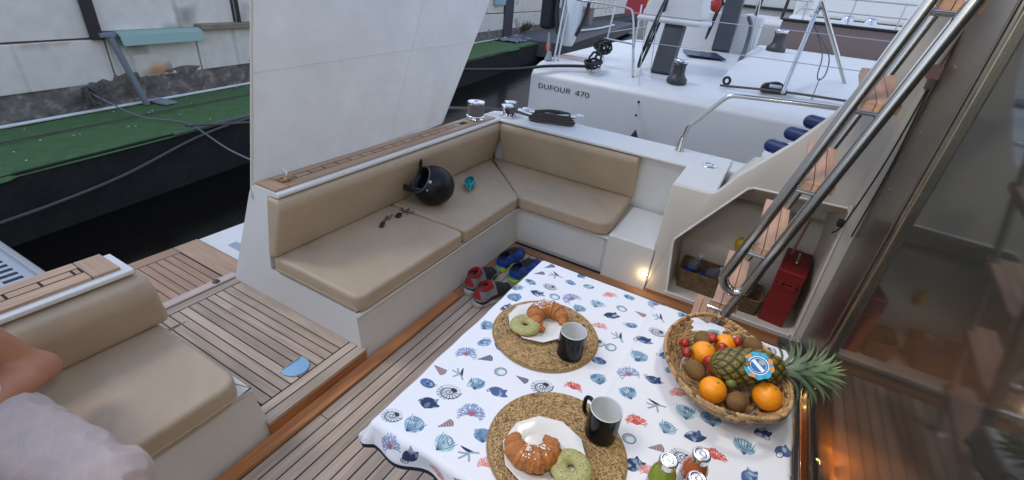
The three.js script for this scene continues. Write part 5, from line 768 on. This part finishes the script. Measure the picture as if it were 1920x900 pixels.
// ---------------------------------------------------------------- neighbouring sailboat
{
  const s = thing('sailboat', 'white sailboat moored alongside with lettering on its hull', 'sailboat');
  const hullM = phy({ map: gelNoise, color: lin(0.8, 0.8, 0.79), roughness: 0.35 }), deckM = std({ map: gelNoise, color: lin(0.8, 0.8, 0.79), roughness: 0.6 }), dk = std({ color: lin(0.04, 0.042, 0.048), roughness: 0.4 });
  part('hull', exZ(rpoly([[2.9, -1.3], [2.22, -0.2], [2.2, 0.6, 0.2], [2.2, 0.925, 0.02], [2.26, 1.0, 0.04], [2.42, 1.055, 0.06], [2.8, 1.085, 0.1], [4.6, 1.15, 0.5], [6.2, 1.16, 0.5], [7.8, 1.05], [8.0, 0.9], [7.9, 0.2], [7.3, -1.3]], 0.03), -1.1, 9, 0.03), hullM, s);
  part('stern_deck', exY([[2.75, -1.06], [7.3, -1.06], [7.3, -0.62], [2.75, -0.62]], 1.05, 1.094), std({ map: teakGrey[1], color: lin(1.15, 1.15, 1.25), roughness: 0.7 }), s);
  part('coaming', exZ(rpoly([[2.55, 1.0], [2.72, 1.09], [2.95, 1.16, 0.05], [3.3, 1.215, 0.1], [5.4, 1.27, 0.2], [6.9, 1.275, 0.1], [7.7, 1.26], [7.75, 1.0]], 0.02), 0.92, 8, 0.05), deckM, s);
  part('coaming_step', exZ(rpoly([[5.5, 1.2], [5.6, 1.295, 0.04], [6.4, 1.31], [6.5, 1.2]], 0.02), 1.05, 6, 0.04), deckM, s);
  part('far_bulkhead', rbx(6.6, 6.75, 1.1, 1.75, -1.0, 0.95, 0.05), deckM, s);
  part('line_gutter', tube([[2.62, 1.1, 0.95], [2.68, 1.13, 1.5], [2.72, 1.14, 2.0], [2.75, 1.15, 3.2]], 0.012, 30, 6), M.rope, s);
  // lettering
  const font = await new FontLoader().loadAsync('fonts/droid/droid_sans_regular.typeface.json');
  const txt = new TextGeometry('DUFOUR  470', { font, size: 0.055, depth: 0.003, curveSegments: 4, bevelEnabled: false }); txt.computeBoundingBox(); const bw = txt.boundingBox.max.x; txt.scale(0.655 / bw, 1, 1).rotateY(-Math.PI / 2);
  const tm = part('hull_lettering', txt, std({ color: lin(0.03, 0.035, 0.05), roughness: 0.5 }), s); tm.position.set(2.1975, 0.785, -0.985); tm.rotation.x = 0.0;
  // pedestals and wheels
  const ped = (a, b, w) => { const d = V(...b).sub(V(...a)), L = d.length(); const g = new RoundedBoxGeometry(w, L, w * 1.15, 3, 0.02).translate(0, L / 2, 0); g.applyQuaternion(new THREE.Quaternion().setFromUnitVectors(V(0, 1, 0), d.normalize())).translate(...a); return g; };
  const wheel = (c, r, n) => { const g = new THREE.TorusGeometry(r, 0.014, 8, 48), q = new THREE.Quaternion().setFromUnitVectors(V(0, 0, 1), V(...n).normalize()); const l = [g]; for (let k = 0; k < 5; k++) l.push(rod([0, 0, 0], [Math.cos(k * 1.2566) * r, Math.sin(k * 1.2566) * r, 0], 0.007, 6)); return mergeG(l).applyQuaternion(q).translate(...c); };
  const p1 = part('pedestal', ped([2.86, 1.06, 0.26], [3.16, 1.62, 0.24], 0.19), dk, s); part('wheel', wheel([2.8, 1.5, 0.08], 0.38, [-0.16, 0.2, -1]), M.black, p1);
  part('console', rbx(3.0, 3.75, 1.6, 1.66, -0.2, 0.55, 0.03), deckM, s); part('console_hood', exX(rpoly([[-0.18, 1.66], [0.5, 1.66], [0.46, 1.98], [-0.05, 1.98]], 0.06), 3.1, 3.7, 0.02), deckM, s);
  const p2 = part('pedestal', ped([6.2, 1.15, 0.45], [6.5, 2.1, 0.42], 0.24), dk, s); part('wheel', wheel([6.05, 1.75, 0.25], 0.42, [-0.1, 0.15, -1]), M.black, p2);
  const winch = (x, y, z, k, nm) => { const o = part('winch', lathe([[0.09, 0], [0.1, 0.02], [0.098, 0.05], [0.075, 0.075], [0.06, 0.1], [0.056, 0.17], [0.066, 0.2], [0, 0.2]].map(([a, b]) => [a * k, b * k]), 28).translate(x, y, z), dk, s); part('winch_cap', lathe([[0.066, 0.2], [0.072, 0.215], [0.068, 0.235], [0.03, 0.24], [0, 0.236]].map(([a, b]) => [a * k, b * k]), 28).translate(x, y, z), M.chrome, o); };
  winch(2.5, 1.055, 0.52, 1.08); winch(5.85, 1.285, 1.28, 1.4);
  part('solar_mat', (() => { const g = bx(-0.42, 0.42, 0, 0.012, -0.26, 0.26); return g.rotateY(0.3).translate(5.0, 1.172, 0.36); })(), std({ color: lin(0.01, 0.018, 0.06), roughness: 0.3 }), s);
  for (let i = 0; i < 2; i++) for (let j = 0; j < 3; j++) part('mat_pattern', bx(-0.27 + j * 0.2, -0.13 + j * 0.2, 0.0125, 0.0145, -0.1 + i * 0.13, -0.02 + i * 0.13).rotateY(0.3).translate(5.0, 1.172, 0.36), std({ color: lin(0.06, 0.08, 0.15), roughness: 0.3 }), s);
  // stern rails
  part('pushpit', [tube([[2.42, 1.06, 0.06], [2.55, 1.35, -0.04], [2.66, 1.66, -0.15], [2.69, 1.72, -0.25], [2.69, 1.735, -0.5], [2.7, 1.74, -0.85]], 0.013, 60, 8), rod([2.5, 1.38, -0.03], [2.68, 1.38, -0.45], 0.011, 8), rod([2.53, 1.07, -0.97], [2.8, 1.74, -1.04], 0.014, 8), rod([2.58, 1.07, -0.94], [2.84, 1.74, -1.0], 0.014, 8), rod([3.3, 1.1, -0.62], [3.55, 1.75, -0.66], 0.012, 8), rod([3.9, 1.12, -0.4], [4.05, 1.75, -0.46], 0.012, 8)], M.steel, s);
  part('lifeline', [rod([2.69, 1.4, -0.1], [2.85, 1.42, 2.8], 0.004, 6), rod([2.68, 1.68, -0.15], [2.86, 1.7, 2.8], 0.004, 6), rod([3.4, 1.4, -0.64], [6.4, 1.45, -0.7], 0.004, 6)], M.steel, s);
  part('backstay', [rod([2.62, 1.13, 1.55], [3.32, 1.9, 1.59], 0.022, 10), rod([3.28, 1.86, 1.59], [3.5, 2.06, 1.62], 0.026, 10), rod([3.55, 1.14, 2.18], [3.3, 1.98, 1.6], 0.024, 10), rod([3.4, 1.98, 1.6], [5, 6, 2.2], 0.02, 10)], M.steel, s);
  const cl = part('line_clutch', exZ(rpoly([[-0.13, 0], [-0.12, 0.08, 0.04], [0.03, 0.12, 0.05], [0.12, 0.06, 0.04], [0.13, 0]], 0.02), -0.035, 0.035, 0.006).rotateY(-1.35).translate(2.74, 1.1, 1.46), M.black, s); part('clutch_lever', rbx(-0.06, 0.06, 0.05, 0.085, -0.04, 0.04, 0.01).rotateY(-1.35).translate(2.735, 1.1, 1.46), std({ color: lin(0.55, 0.6, 0.66), roughness: 0.4 }), cl);
  part('fairlead_eye', new THREE.TorusGeometry(0.035, 0.014, 8, 18).rotateY(1.2).translate(2.66, 1.15, 1.0), M.black, s);
  part('hanging_sheet', [tube([[3.3, 1.75, 1.62], [3.15, 1.5, 1.78], [2.95, 1.32, 1.8], [2.9, 1.27, 1.83], [2.98, 1.34, 1.87], [3.15, 1.5, 1.84], [3.3, 1.7, 1.66]], 0.006, 60, 6), tube([[2.92, 1.29, 1.83], [2.7, 1.05, 1.82], [2.45, 0.8, 1.8]], 0.004, 16, 6)], M.rope, s);
  part('throttle_hose', tube([[6.0, 1.72, 0.75], [5.6, 1.6, 0.85], [4.9, 1.35, 0.92], [4.2, 1.2, 0.95]], 0.03, 30, 8), M.black, s);
  part('lifebuoy', nets((x, y, z) => { const q = Math.max(Math.abs(ell(x, y, z, [0, 0, 0], [0.16, 0.36, 0.1])) - 0.035, -0.3); return q; }, [-0.25, -0.42, -0.16], [0.25, 0.42, 0.16], 0.02).rotateY(0.45).translate(2.98, 1.62, -1.02), phy({ color: lin(0.72, 0.78, 0.8), roughness: 0.4 }), s);
  part('buoy_line', tube([[2.85, 1.98, -1.05], [2.83, 1.6, -1.04], [2.86, 1.3, -0.98]], 0.01, 16, 6), std({ color: lin(0.25, 0.7, 0.25), roughness: 0.6 }), s);
  part('buoy_mark', new THREE.TorusGeometry(0.022, 0.008, 6, 20, 5.2).rotateY(-1.1).translate(2.85, 1.6, -0.92), M.black, s);
  part('buoy_strap', [tube([[2.78, 1.95, -1.12], [2.76, 1.6, -1.12], [2.72, 1.36, -1.05]], 0.028, 20, 8), tube([[3.05, 1.95, -0.82], [2.98, 1.6, -0.82], [2.9, 1.34, -0.88]], 0.022, 20, 8)], M.black, s);
  part('rolled_bag', rbx(2.74, 2.92, 1.38, 2.0, -1.34, -1.17, 0.05), std({ color: lin(0.014, 0.016, 0.025), roughness: 0.8 }), s);
  part('orange_float', new THREE.SphereGeometry(0.04, 14, 10).scale(0.8, 1.5, 0.8).translate(2.56, 1.2, -1.08), std({ color: lin(0.7, 0.1, 0.03), roughness: 0.5 }), s);
  part('float_light', [rod([2.5, 1.06, -1.04], [2.58, 1.36, -1.1], 0.012, 8), lathe([[0.05, 0], [0.02, 0.1]], 12).translate(2.5, 1.07, -1.03)], M.ropeLight, s);
  part('deck_cleat', [rod([2.36, 1.1, -0.5], [2.34, 1.1, -0.3], 0.018, 8), rod([2.35, 1.04, -0.4], [2.35, 1.1, -0.4], 0.022, 8)], M.chrome, s);
  const rp = [tube([[2.36, 1.1, -0.36], [2.3, 1.08, -0.6], [2.2, 1.03, -0.95], [2.1, 0.95, -1.3], [1.6, 0.7, -2.8], [0.9, 0.1, -4.6]], 0.017, 60, 8)]; const loop = (c, R, ax, r) => { const q = new THREE.Quaternion().setFromUnitVectors(V(0, 0, 1), V(...ax).normalize()); return tube(Array.from({ length: 10 }, (_, i) => { const p = V(Math.cos(i * 0.628) * R * rr(0.85, 1.15), Math.sin(i * 0.628) * R * rr(0.7, 1.0), rr(-0.012, 0.012)).applyQuaternion(q); return [c[0] + p.x, c[1] + p.y, c[2] + p.z]; }), r, 50, 7, true); };
  for (let k = 0; k < 4; k++) rp.push(loop([2.36, 1.115 + k * 0.012, -0.4], 0.075 + k * 0.01, [rr(-0.5, 0.1), 1, rr(-0.3, 0.3)], 0.013)); rp.push(loop([2.4, 1.19, -0.4], 0.07, [-1, 0.2, 0.1], 0.013)); rp.push(tube([[2.4, 1.2, -0.4], [2.52, 1.26, -0.42], [2.6, 1.33, -0.44]], 0.014, 14, 7)); for (let k = 0; k < 7; k++) rp.push(loop([2.63 + rr(-0.03, 0.03), 1.34 + rr(-0.08, 0.05), -0.42 + rr(-0.06, 0.06)], rr(0.05, 0.085), [-1, rr(-0.5, 0.5), rr(-0.6, 0.6)], 0.013)); part('mooring_rope', rp, M.black, s);
  part('wire', [rod([2.05, 0.56, 0.31], [2.66, 1.75, -0.02], 0.004, 6)], M.steel, s); part('wire_weight', new THREE.ConeGeometry(0.1, 0.2, 20).translate(2.03, 0.5, 0.315), M.rubber, s); part('wire_stop', new THREE.SphereGeometry(0.014, 8, 6).translate(2.135, 0.72, 0.26), M.rubber, s); part('wire_stop', new THREE.SphereGeometry(0.014, 8, 6).translate(2.2, 0.85, 0.24), M.rubber, s);
  part('flag', exX(rpoly([[-0.75, 1.62], [-0.45, 1.6], [-0.4, 2.1], [-0.7, 2.1]], 0.04), 4.25, 4.27), std({ color: lin(0.35, 0.03, 0.04), roughness: 0.7 }), s); part('flag_band', exX(rpoly([[-0.46, 1.6], [-0.36, 1.6], [-0.3, 2.1], [-0.41, 2.1]], 0.02), 4.248, 4.268), std({ color: lin(0.75, 0.45, 0.03), roughness: 0.7 }), s);
  part('red_float', nets((x, y, z) => ell(x, y, z, [0, 0, 0], [0.07, 0.11, 0.07]) + 0.01 * fbm(x * 15, y * 15, z * 15), [-0.15, -0.2, -0.15], [0.15, 0.2, 0.15], 0.02).translate(5.35, 1.85, 0.3), std({ color: lin(0.4, 0.02, 0.02), roughness: 0.6 }), s);
  part('stay', rod([3.0, 1.08, 0.1], [3.4, 3.2, -0.2], 0.004, 6), M.steel, s); part('stay', rod([6.4, 1.2, 0.9], [7.2, 4.2, 0.5], 0.012, 6), M.steel, s);
}
// second boat beyond: brown topsides, white deck, rails
{
  const b = thing('brown_hull_yacht', 'yacht with brown topsides lying beyond the sailboat', 'yacht');
  part('hull', exZ(rpoly([[9.4, -1.2], [8.95, 0.4], [8.9, 1.7], [9.0, 1.735], [13, 1.735], [13, -1.2]], 0.03), 1.15, 14, 0.06), phy({ color: lin(0.2, 0.145, 0.13), roughness: 0.45 }), b);
  part('gunwale', exZ(rpoly([[8.86, 1.71], [8.86, 1.745], [9.3, 1.765], [9.3, 1.71]], 0.01), 1.13, 14), M.black, b);
  part('deck', exZ(rpoly([[9.0, 1.74], [9.3, 1.8], [12.5, 1.84], [12.5, 1.74]], 0.02), 1.25, 13.8), M.gel, b);
  part('cabin', rbx(10.4, 12.2, 1.83, 2.5, 1.6, 9, 0.08), M.gel, b);
  const st = []; for (let k = 0; k < 8; k++) st.push(rod([9.1, 1.7, 1.5 + k * 0.8], [9.1, 2.2, 1.5 + k * 0.8], 0.014, 6)); st.push(rod([9.1, 1.95, 1.4], [9.1, 1.95, 7.4], 0.012, 6), rod([9.1, 2.19, 1.4], [9.1, 2.19, 7.4], 0.014, 6)); part('rail', st, M.steel, b);
  for (const z of [2.3, 2.7]) part('winch', lathe([[0.13, 0], [0.12, 0.06], [0.09, 0.1], [0.1, 0.16], [0, 0.17]], 20).translate(9.4, 1.75, z), M.chrome, b);
  part('tiller', tube([[9.2, 1.75, 3.4], [9.2, 1.85, 3.6], [9.3, 2.1, 3.75], [9.4, 2.3, 3.8]], 0.05, 20, 8), M.black, b);
  const c = thing('far_yacht', 'white yacht with dark masts farthest along the quay', 'yacht');
  part('hull', exZ(rpoly([[14.6, -1.2], [14.2, 1.5], [14.3, 1.62], [19, 1.7], [19, -1.2]], 0.05), -0.4, 14, 0.06), M.gel, c); part('cabin', rbx(15.2, 18, 1.6, 2.6, 1.2, 8, 0.1), M.gel, c);
  for (const [x, z] of [[15, 0.2], [16.2, 0.9], [15, 2.2], [16, 4.2]]) part('post', rod([x, 1.5, z], [x + 0.3, 3.4, z + 0.05], 0.05, 8), M.black, c);
  const r = []; for (let k = 0; k < 9; k++) r.push(rod([14.4, 1.6, 0.2 + k * 0.9], [14.4, 2.4, 0.35 + k * 0.9 + (k % 2 ? 0.4 : -0.2)], 0.016, 6)); r.push(rod([14.4, 2.2, 0], [14.4, 2.2, 8], 0.015, 6)); part('rail', r, M.steel, c);
}
{
  const b = thing('motor_yacht', 'tall white motor yacht closing the view behind the other boats', 'yacht');
  part('hull', exZ(rpoly([[21, -1.2], [20, 1.2], [19.8, 2.6, 0.1], [20.2, 2.75], [27, 2.75], [27, -1.2]], 0.05), -5, 16, 0.1), M.gel, b);
  part('superstructure', exZ(rpoly([[21, 2.7], [21.6, 4.6, 0.3], [26, 4.6], [26, 2.7]], 0.1), -3, 13, 0.1), M.gel, b);
  for (let k = 0; k < 7; k++) part('window', rbx(20.9, 21.4, 3.1, 3.9, -2.2 + k * 2.1, -0.5 + k * 2.1, 0.05), std({ color: lin(0.03, 0.035, 0.045), roughness: 0.15 }), b);
  part('rub_rail', rbx(19.75, 19.95, 1.9, 2.0, -4.9, 15.9, 0.02), M.black, b);
}
// moored motor boat beyond the stern of the sailboat, against the quay
{
  const b = thing('quay_step', 'low grey stone landing with white kerb beyond the sailboat stern', 'landing'); Q(b);
  part('slab', rbx(16, 40, -0.6, -0.02, -0.2, 2.6, 0.03), std({ color: lin(0.09, 0.09, 0.095), roughness: 0.85 }), b); part('kerb', tube([[22, 0.04, 1.4], [26, 0.05, 1.9], [32, 0.05, 2.0]], 0.06, 30, 6), M.white, b);
  for (const [x, w, c] of [[23.5, 0.9, [0.2, 0.26, 0.24]], [26, 1.2, [0.3, 0.24, 0.18]], [29, 1.4, [0.24, 0.18, 0.16]]]) { const k = Q(thing('storage_crate', c[1] > 0.25 ? 'pale green crate on the far landing' : c[0] > 0.28 ? 'tan crate on the far landing' : 'brown crate on the far landing', 'crate')); part('box', rbx(x, x + w, -0.02, 0.9, 0, 0.8, 0.03), std({ color: lin(...c), roughness: 0.8 }), k); part('lid', rbx(x - 0.03, x + w + 0.03, 0.9, 0.98, -0.03, 0.83, 0.02), std({ color: lin(...c), roughness: 0.7 }), k); }
}
// ---------------------------------------------------------------- seated person at the left edge
{
  const o = thing('person', 'person seated with folded arms, pale trousers and white lace top', 'person');
  const hipL = [-2.835, 0.55, -0.21], hipR = [-3.1, 0.535, -0.22], kneeL = [-2.735, 0.535, 0.235], kneeR = [-3.2, 0.555, 0.24], ankL = [-2.76, 0.1, 0.3], ankR = [-3.2, 0.1, 0.3], shL = [-2.83, 0.965, -0.335], shR = [-3.17, 0.965, -0.335], elL = [-2.685, 0.625, -0.275], wrL = [-2.925, 0.665, -0.09], elR = [-3.31, 0.63, -0.27], wrR = [-3.0, 0.705, -0.075];
  const torso = (x, y, z, g) => { let d = ell(x, y, z, [-3.0, 0.56, -0.24], [0.165 + g, 0.11 + g, 0.125 + g]); d = smin(d, ell(x, y, z, [-3.0, 0.74, -0.27], [0.135 + g, 0.16 + g, 0.1 + g]), 0.1); d = smin(d, ell(x, y, z, [-3.0, 0.9, -0.3], [0.155 + g, 0.13 + g, 0.105 + g]), 0.1); return smin(d, cap(x, y, z, shL, shR, 0.052 + g, 0.052 + g), 0.06); };
  const legs = (x, y, z, g) => { let d = Math.min(cap(x, y, z, hipL, kneeL, 0.1 + g, 0.068 + g), cap(x, y, z, hipR, kneeR, 0.092 + g, 0.066 + g)); d = smin(d, Math.min(cap(x, y, z, kneeL, ankL, 0.062 + g, 0.038 + g), cap(x, y, z, kneeR, ankR, 0.062 + g, 0.038 + g)), 0.03); return d; };
  const arms = (x, y, z) => Math.min(smin(smin(cap(x, y, z, shL, elL, 0.058, 0.04), cap(x, y, z, elL, wrL, 0.043, 0.028), 0.045), smin(ell(x, y, z, [elL[0] + 0.02, elL[1] - 0.014, elL[2] - 0.006], [0.034, 0.032, 0.032]), ell(x, y, z, [elL[0] - 0.07, elL[1] + 0.012, elL[2] + 0.055], [0.06, 0.046, 0.048]), 0.03), 0.035), smin(cap(x, y, z, shR, elR, 0.058, 0.046), cap(x, y, z, elR, wrR, 0.047, 0.03), 0.022));
  const hand = (w, dir, s) => { const d = V(...dir).normalize(), up = V(0, 0.15, 1).normalize(), side = d.clone().cross(up).normalize(), P = (a, b, c) => [w[0] + d.x * a + side.x * b + up.x * c, w[1] + d.y * a + side.y * b + up.y * c, w[2] + d.z * a + side.z * b + up.z * c]; const bones = [[w, P(0.05, 0, 0), 0.027, 0.024], [P(0.02, 0.018 * s, 0), P(0.07, 0.03 * s, 0), 0.014, 0.011]]; [[-0.03, 0.06], [-0.01, 0.07], [0.01, 0.067], [0.029, 0.052]].forEach(([b, L]) => { bones.push([P(0.06, b * s, 0), P(0.06 + L * 0.55, b * s * 1.05, -0.006), 0.0098, 0.009], [P(0.06 + L * 0.55, b * s * 1.05, -0.006), P(0.06 + L, b * s * 1.05, -0.026), 0.009, 0.0078]); }); bones.push([P(0.012, 0.026 * s, 0.004), P(0.05, 0.052 * s, 0.008), 0.013, 0.0105], [P(0.05, 0.052 * s, 0.008), P(0.082, 0.052 * s, 0.002), 0.0105, 0.009]); return (x, y, z) => { let q = 9; for (const b of bones) q = smin(q, cap(x, y, z, b[0], b[1], b[2], b[3]), 0.006); return q; }; };
  const hL = hand(wrL, [-0.85, 0.1, -0.15], 1), hR = hand(wrR, [0.85, -0.12, -0.18], -1);
  const head = (x, y, z) => { const c = [-3.0, 1.24, -0.25]; let d = smin(ell(x, y, z, c, [0.075, 0.1, 0.092]), ell(x, y, z, [-3.0, 1.185, -0.21], [0.055, 0.07, 0.065]), 0.04); d = smin(d, cap(x, y, z, [-3.0, 1.235, -0.158], [-3.0, 1.205, -0.138], 0.009, 0.014), 0.015); d = smin(d, ell(x, y, z, [-2.926, 1.225, -0.25], [0.01, 0.03, 0.018]), 0.008); d = smin(d, ell(x, y, z, [-3.074, 1.225, -0.25], [0.01, 0.03, 0.018]), 0.008); d = smin(d, cap(x, y, z, [-3.018, 1.17, -0.147], [-2.982, 1.17, -0.147], 0.008, 0.008), 0.01); for (const s of [-1, 1]) d = Math.max(d, 0.016 - Math.hypot(x + 3.0 - s * 0.03, y - 1.24, z + 0.152)); return d; };
  const neck = (x, y, z) => cap(x, y, z, [-3.0, 1.0, -0.32], [-3.0, 1.15, -0.27], 0.055, 0.05);
  const body = (x, y, z) => { let d = torso(x, y, z, 0); d = smin(d, legs(x, y, z, 0), 0.04); d = smin(d, neck(x, y, z), 0.04); d = smin(d, arms(x, y, z), 0.012); for (const a of [ankL, ankR]) d = smin(d, cap(x, y, z, [a[0], 0.05, a[2] - 0.02], [a[0], 0.035, a[2] + 0.16], 0.035, 0.026), 0.02); return d; };
  const skinC = (x, y, z) => { const q = 0.95 + 0.12 * fbm(x * 14, y * 14, z * 14); return [0.46 * q, 0.2 * q, 0.105 * q]; };
  const g = [nets(body, [-3.4, 0.0, -0.45], [-2.6, 1.17, 0.52], 0.0125), nets(hL, [-3.12, 0.58, -0.2], [-2.88, 0.78, 0.0], 0.0042), nets(hR, [-3.06, 0.6, -0.18], [-2.8, 0.8, 0.0], 0.0042), nets((x, y, z) => smin(head(x, y, z), neck(x, y, z), 0.03), [-3.1, 1.1, -0.37], [-2.9, 1.36, -0.1], 0.005)];
  const bodyG = paint(mergeG(g), skinC); part('body', bodyG, phy({ vertexColors: true, roughness: 0.5, sheen: 0.15 }), o);
  const tr = nets((x, y, z) => { const q1 = fbm(x * 9 - z * 7, y * 9 + x * 5, z * 8), q2 = noise.noise(x * 16 - z * 13, y * 14, z * 15 + x * 9), w = 0.012 * (0.45 - Math.abs(noise.noise(x * 11 - z * 10, y * 10, z * 8 + x * 9)) * 1.5) + 0.003 * q1 + 0.002 * q2; let d = smin(legs(x, y, z, 0.02), ell(x, y, z, [-2.98, 0.57, -0.24], [0.2, 0.135, 0.14]), 0.05) - w; return Math.max(d, y - 0.645 - 0.2 * Math.max(0, z + 0.2), 0.11 - y); }, [-3.42, 0.08, -0.45], [-2.6, 0.72, 0.42], 0.007);
  part('trousers', tr, std({ map: tex(128, 128, (u, v) => { const q = 184 + 5 * fbm(u * 60, v * 60, 2) + 5 * fbm(u * 9, v * 9, 2); return [q + 8, q - 10, q - 18]; }, 3, 3), roughness: 0.9, bumpMap: leatherBump, bumpScale: 0.001 }), o);
  const top = nets((x, y, z) => { let d = smin(torso(x, y, z, 0.012), ell(x, y, z, [-2.975, 0.66, -0.24], [0.215, 0.12, 0.155]), 0.05); d = smin(d, Math.min(cap(x, y, z, shL, [shL[0] + 0.05, shL[1] - 0.1, shL[2] + 0.02], 0.066, 0.06), cap(x, y, z, shR, [shR[0] - 0.05, shR[1] - 0.1, shR[2] + 0.02], 0.066, 0.06)), 0.03) - 0.004 * fbm(x * 18, y * 18, z * 18); return Math.max(d, y - 1.02, 0.60 + 0.012 * Math.sin(x * 70 + z * 60) - y + Math.max(0, -z - 0.1) * 0.2, 0.075 - Math.hypot(x + 3, y - 1.06, z + 0.27)); }, [-3.35, 0.52, -0.46], [-2.65, 1.06, -0.02], 0.009);
  part('lace_top', top, std({ color: lin(0.72, 0.72, 0.7), roughness: 0.9, bumpMap: peel, bumpScale: 0.004 }), o);
  part('hair', nets((x, y, z) => Math.max(smin(ell(x, y, z, [-3.0, 1.255, -0.268], [0.088, 0.108, 0.1]), ell(x, y, z, [-3.0, 1.14, -0.35], [0.08, 0.14, 0.045]), 0.05) + 0.004 * Math.sin(x * 300), Math.min(z + 0.215, 1.27 - y)), [-3.12, 0.95, -0.42], [-2.88, 1.39, -0.12], 0.008), std({ color: lin(0.045, 0.025, 0.014), roughness: 0.6 }), o);
  for (const s of [-1, 1]) { const e = part('eye', new THREE.SphereGeometry(0.0125, 14, 10).translate(-3.0 + s * 0.03, 1.238, -0.166), std({ color: lin(0.75, 0.74, 0.72), roughness: 0.2 }), o); part('iris', new THREE.SphereGeometry(0.006, 12, 8).translate(-3.0 + s * 0.03, 1.238, -0.1575), std({ color: lin(0.03, 0.02, 0.012), roughness: 0.2 }), e); }
  for (const a of [ankL, ankR]) part('sandal', exY(rpoly([[a[0] - 0.036, a[2] - 0.06], [a[0] + 0.036, a[2] - 0.06], [a[0] + 0.045, a[2] + 0.12], [a[0] - 0.02, a[2] + 0.19], [a[0] - 0.045, a[2] + 0.1]], 0.03), 0.001, 0.012, 0.003), M.rubber, o);
}
renderer.render(scene, camera);
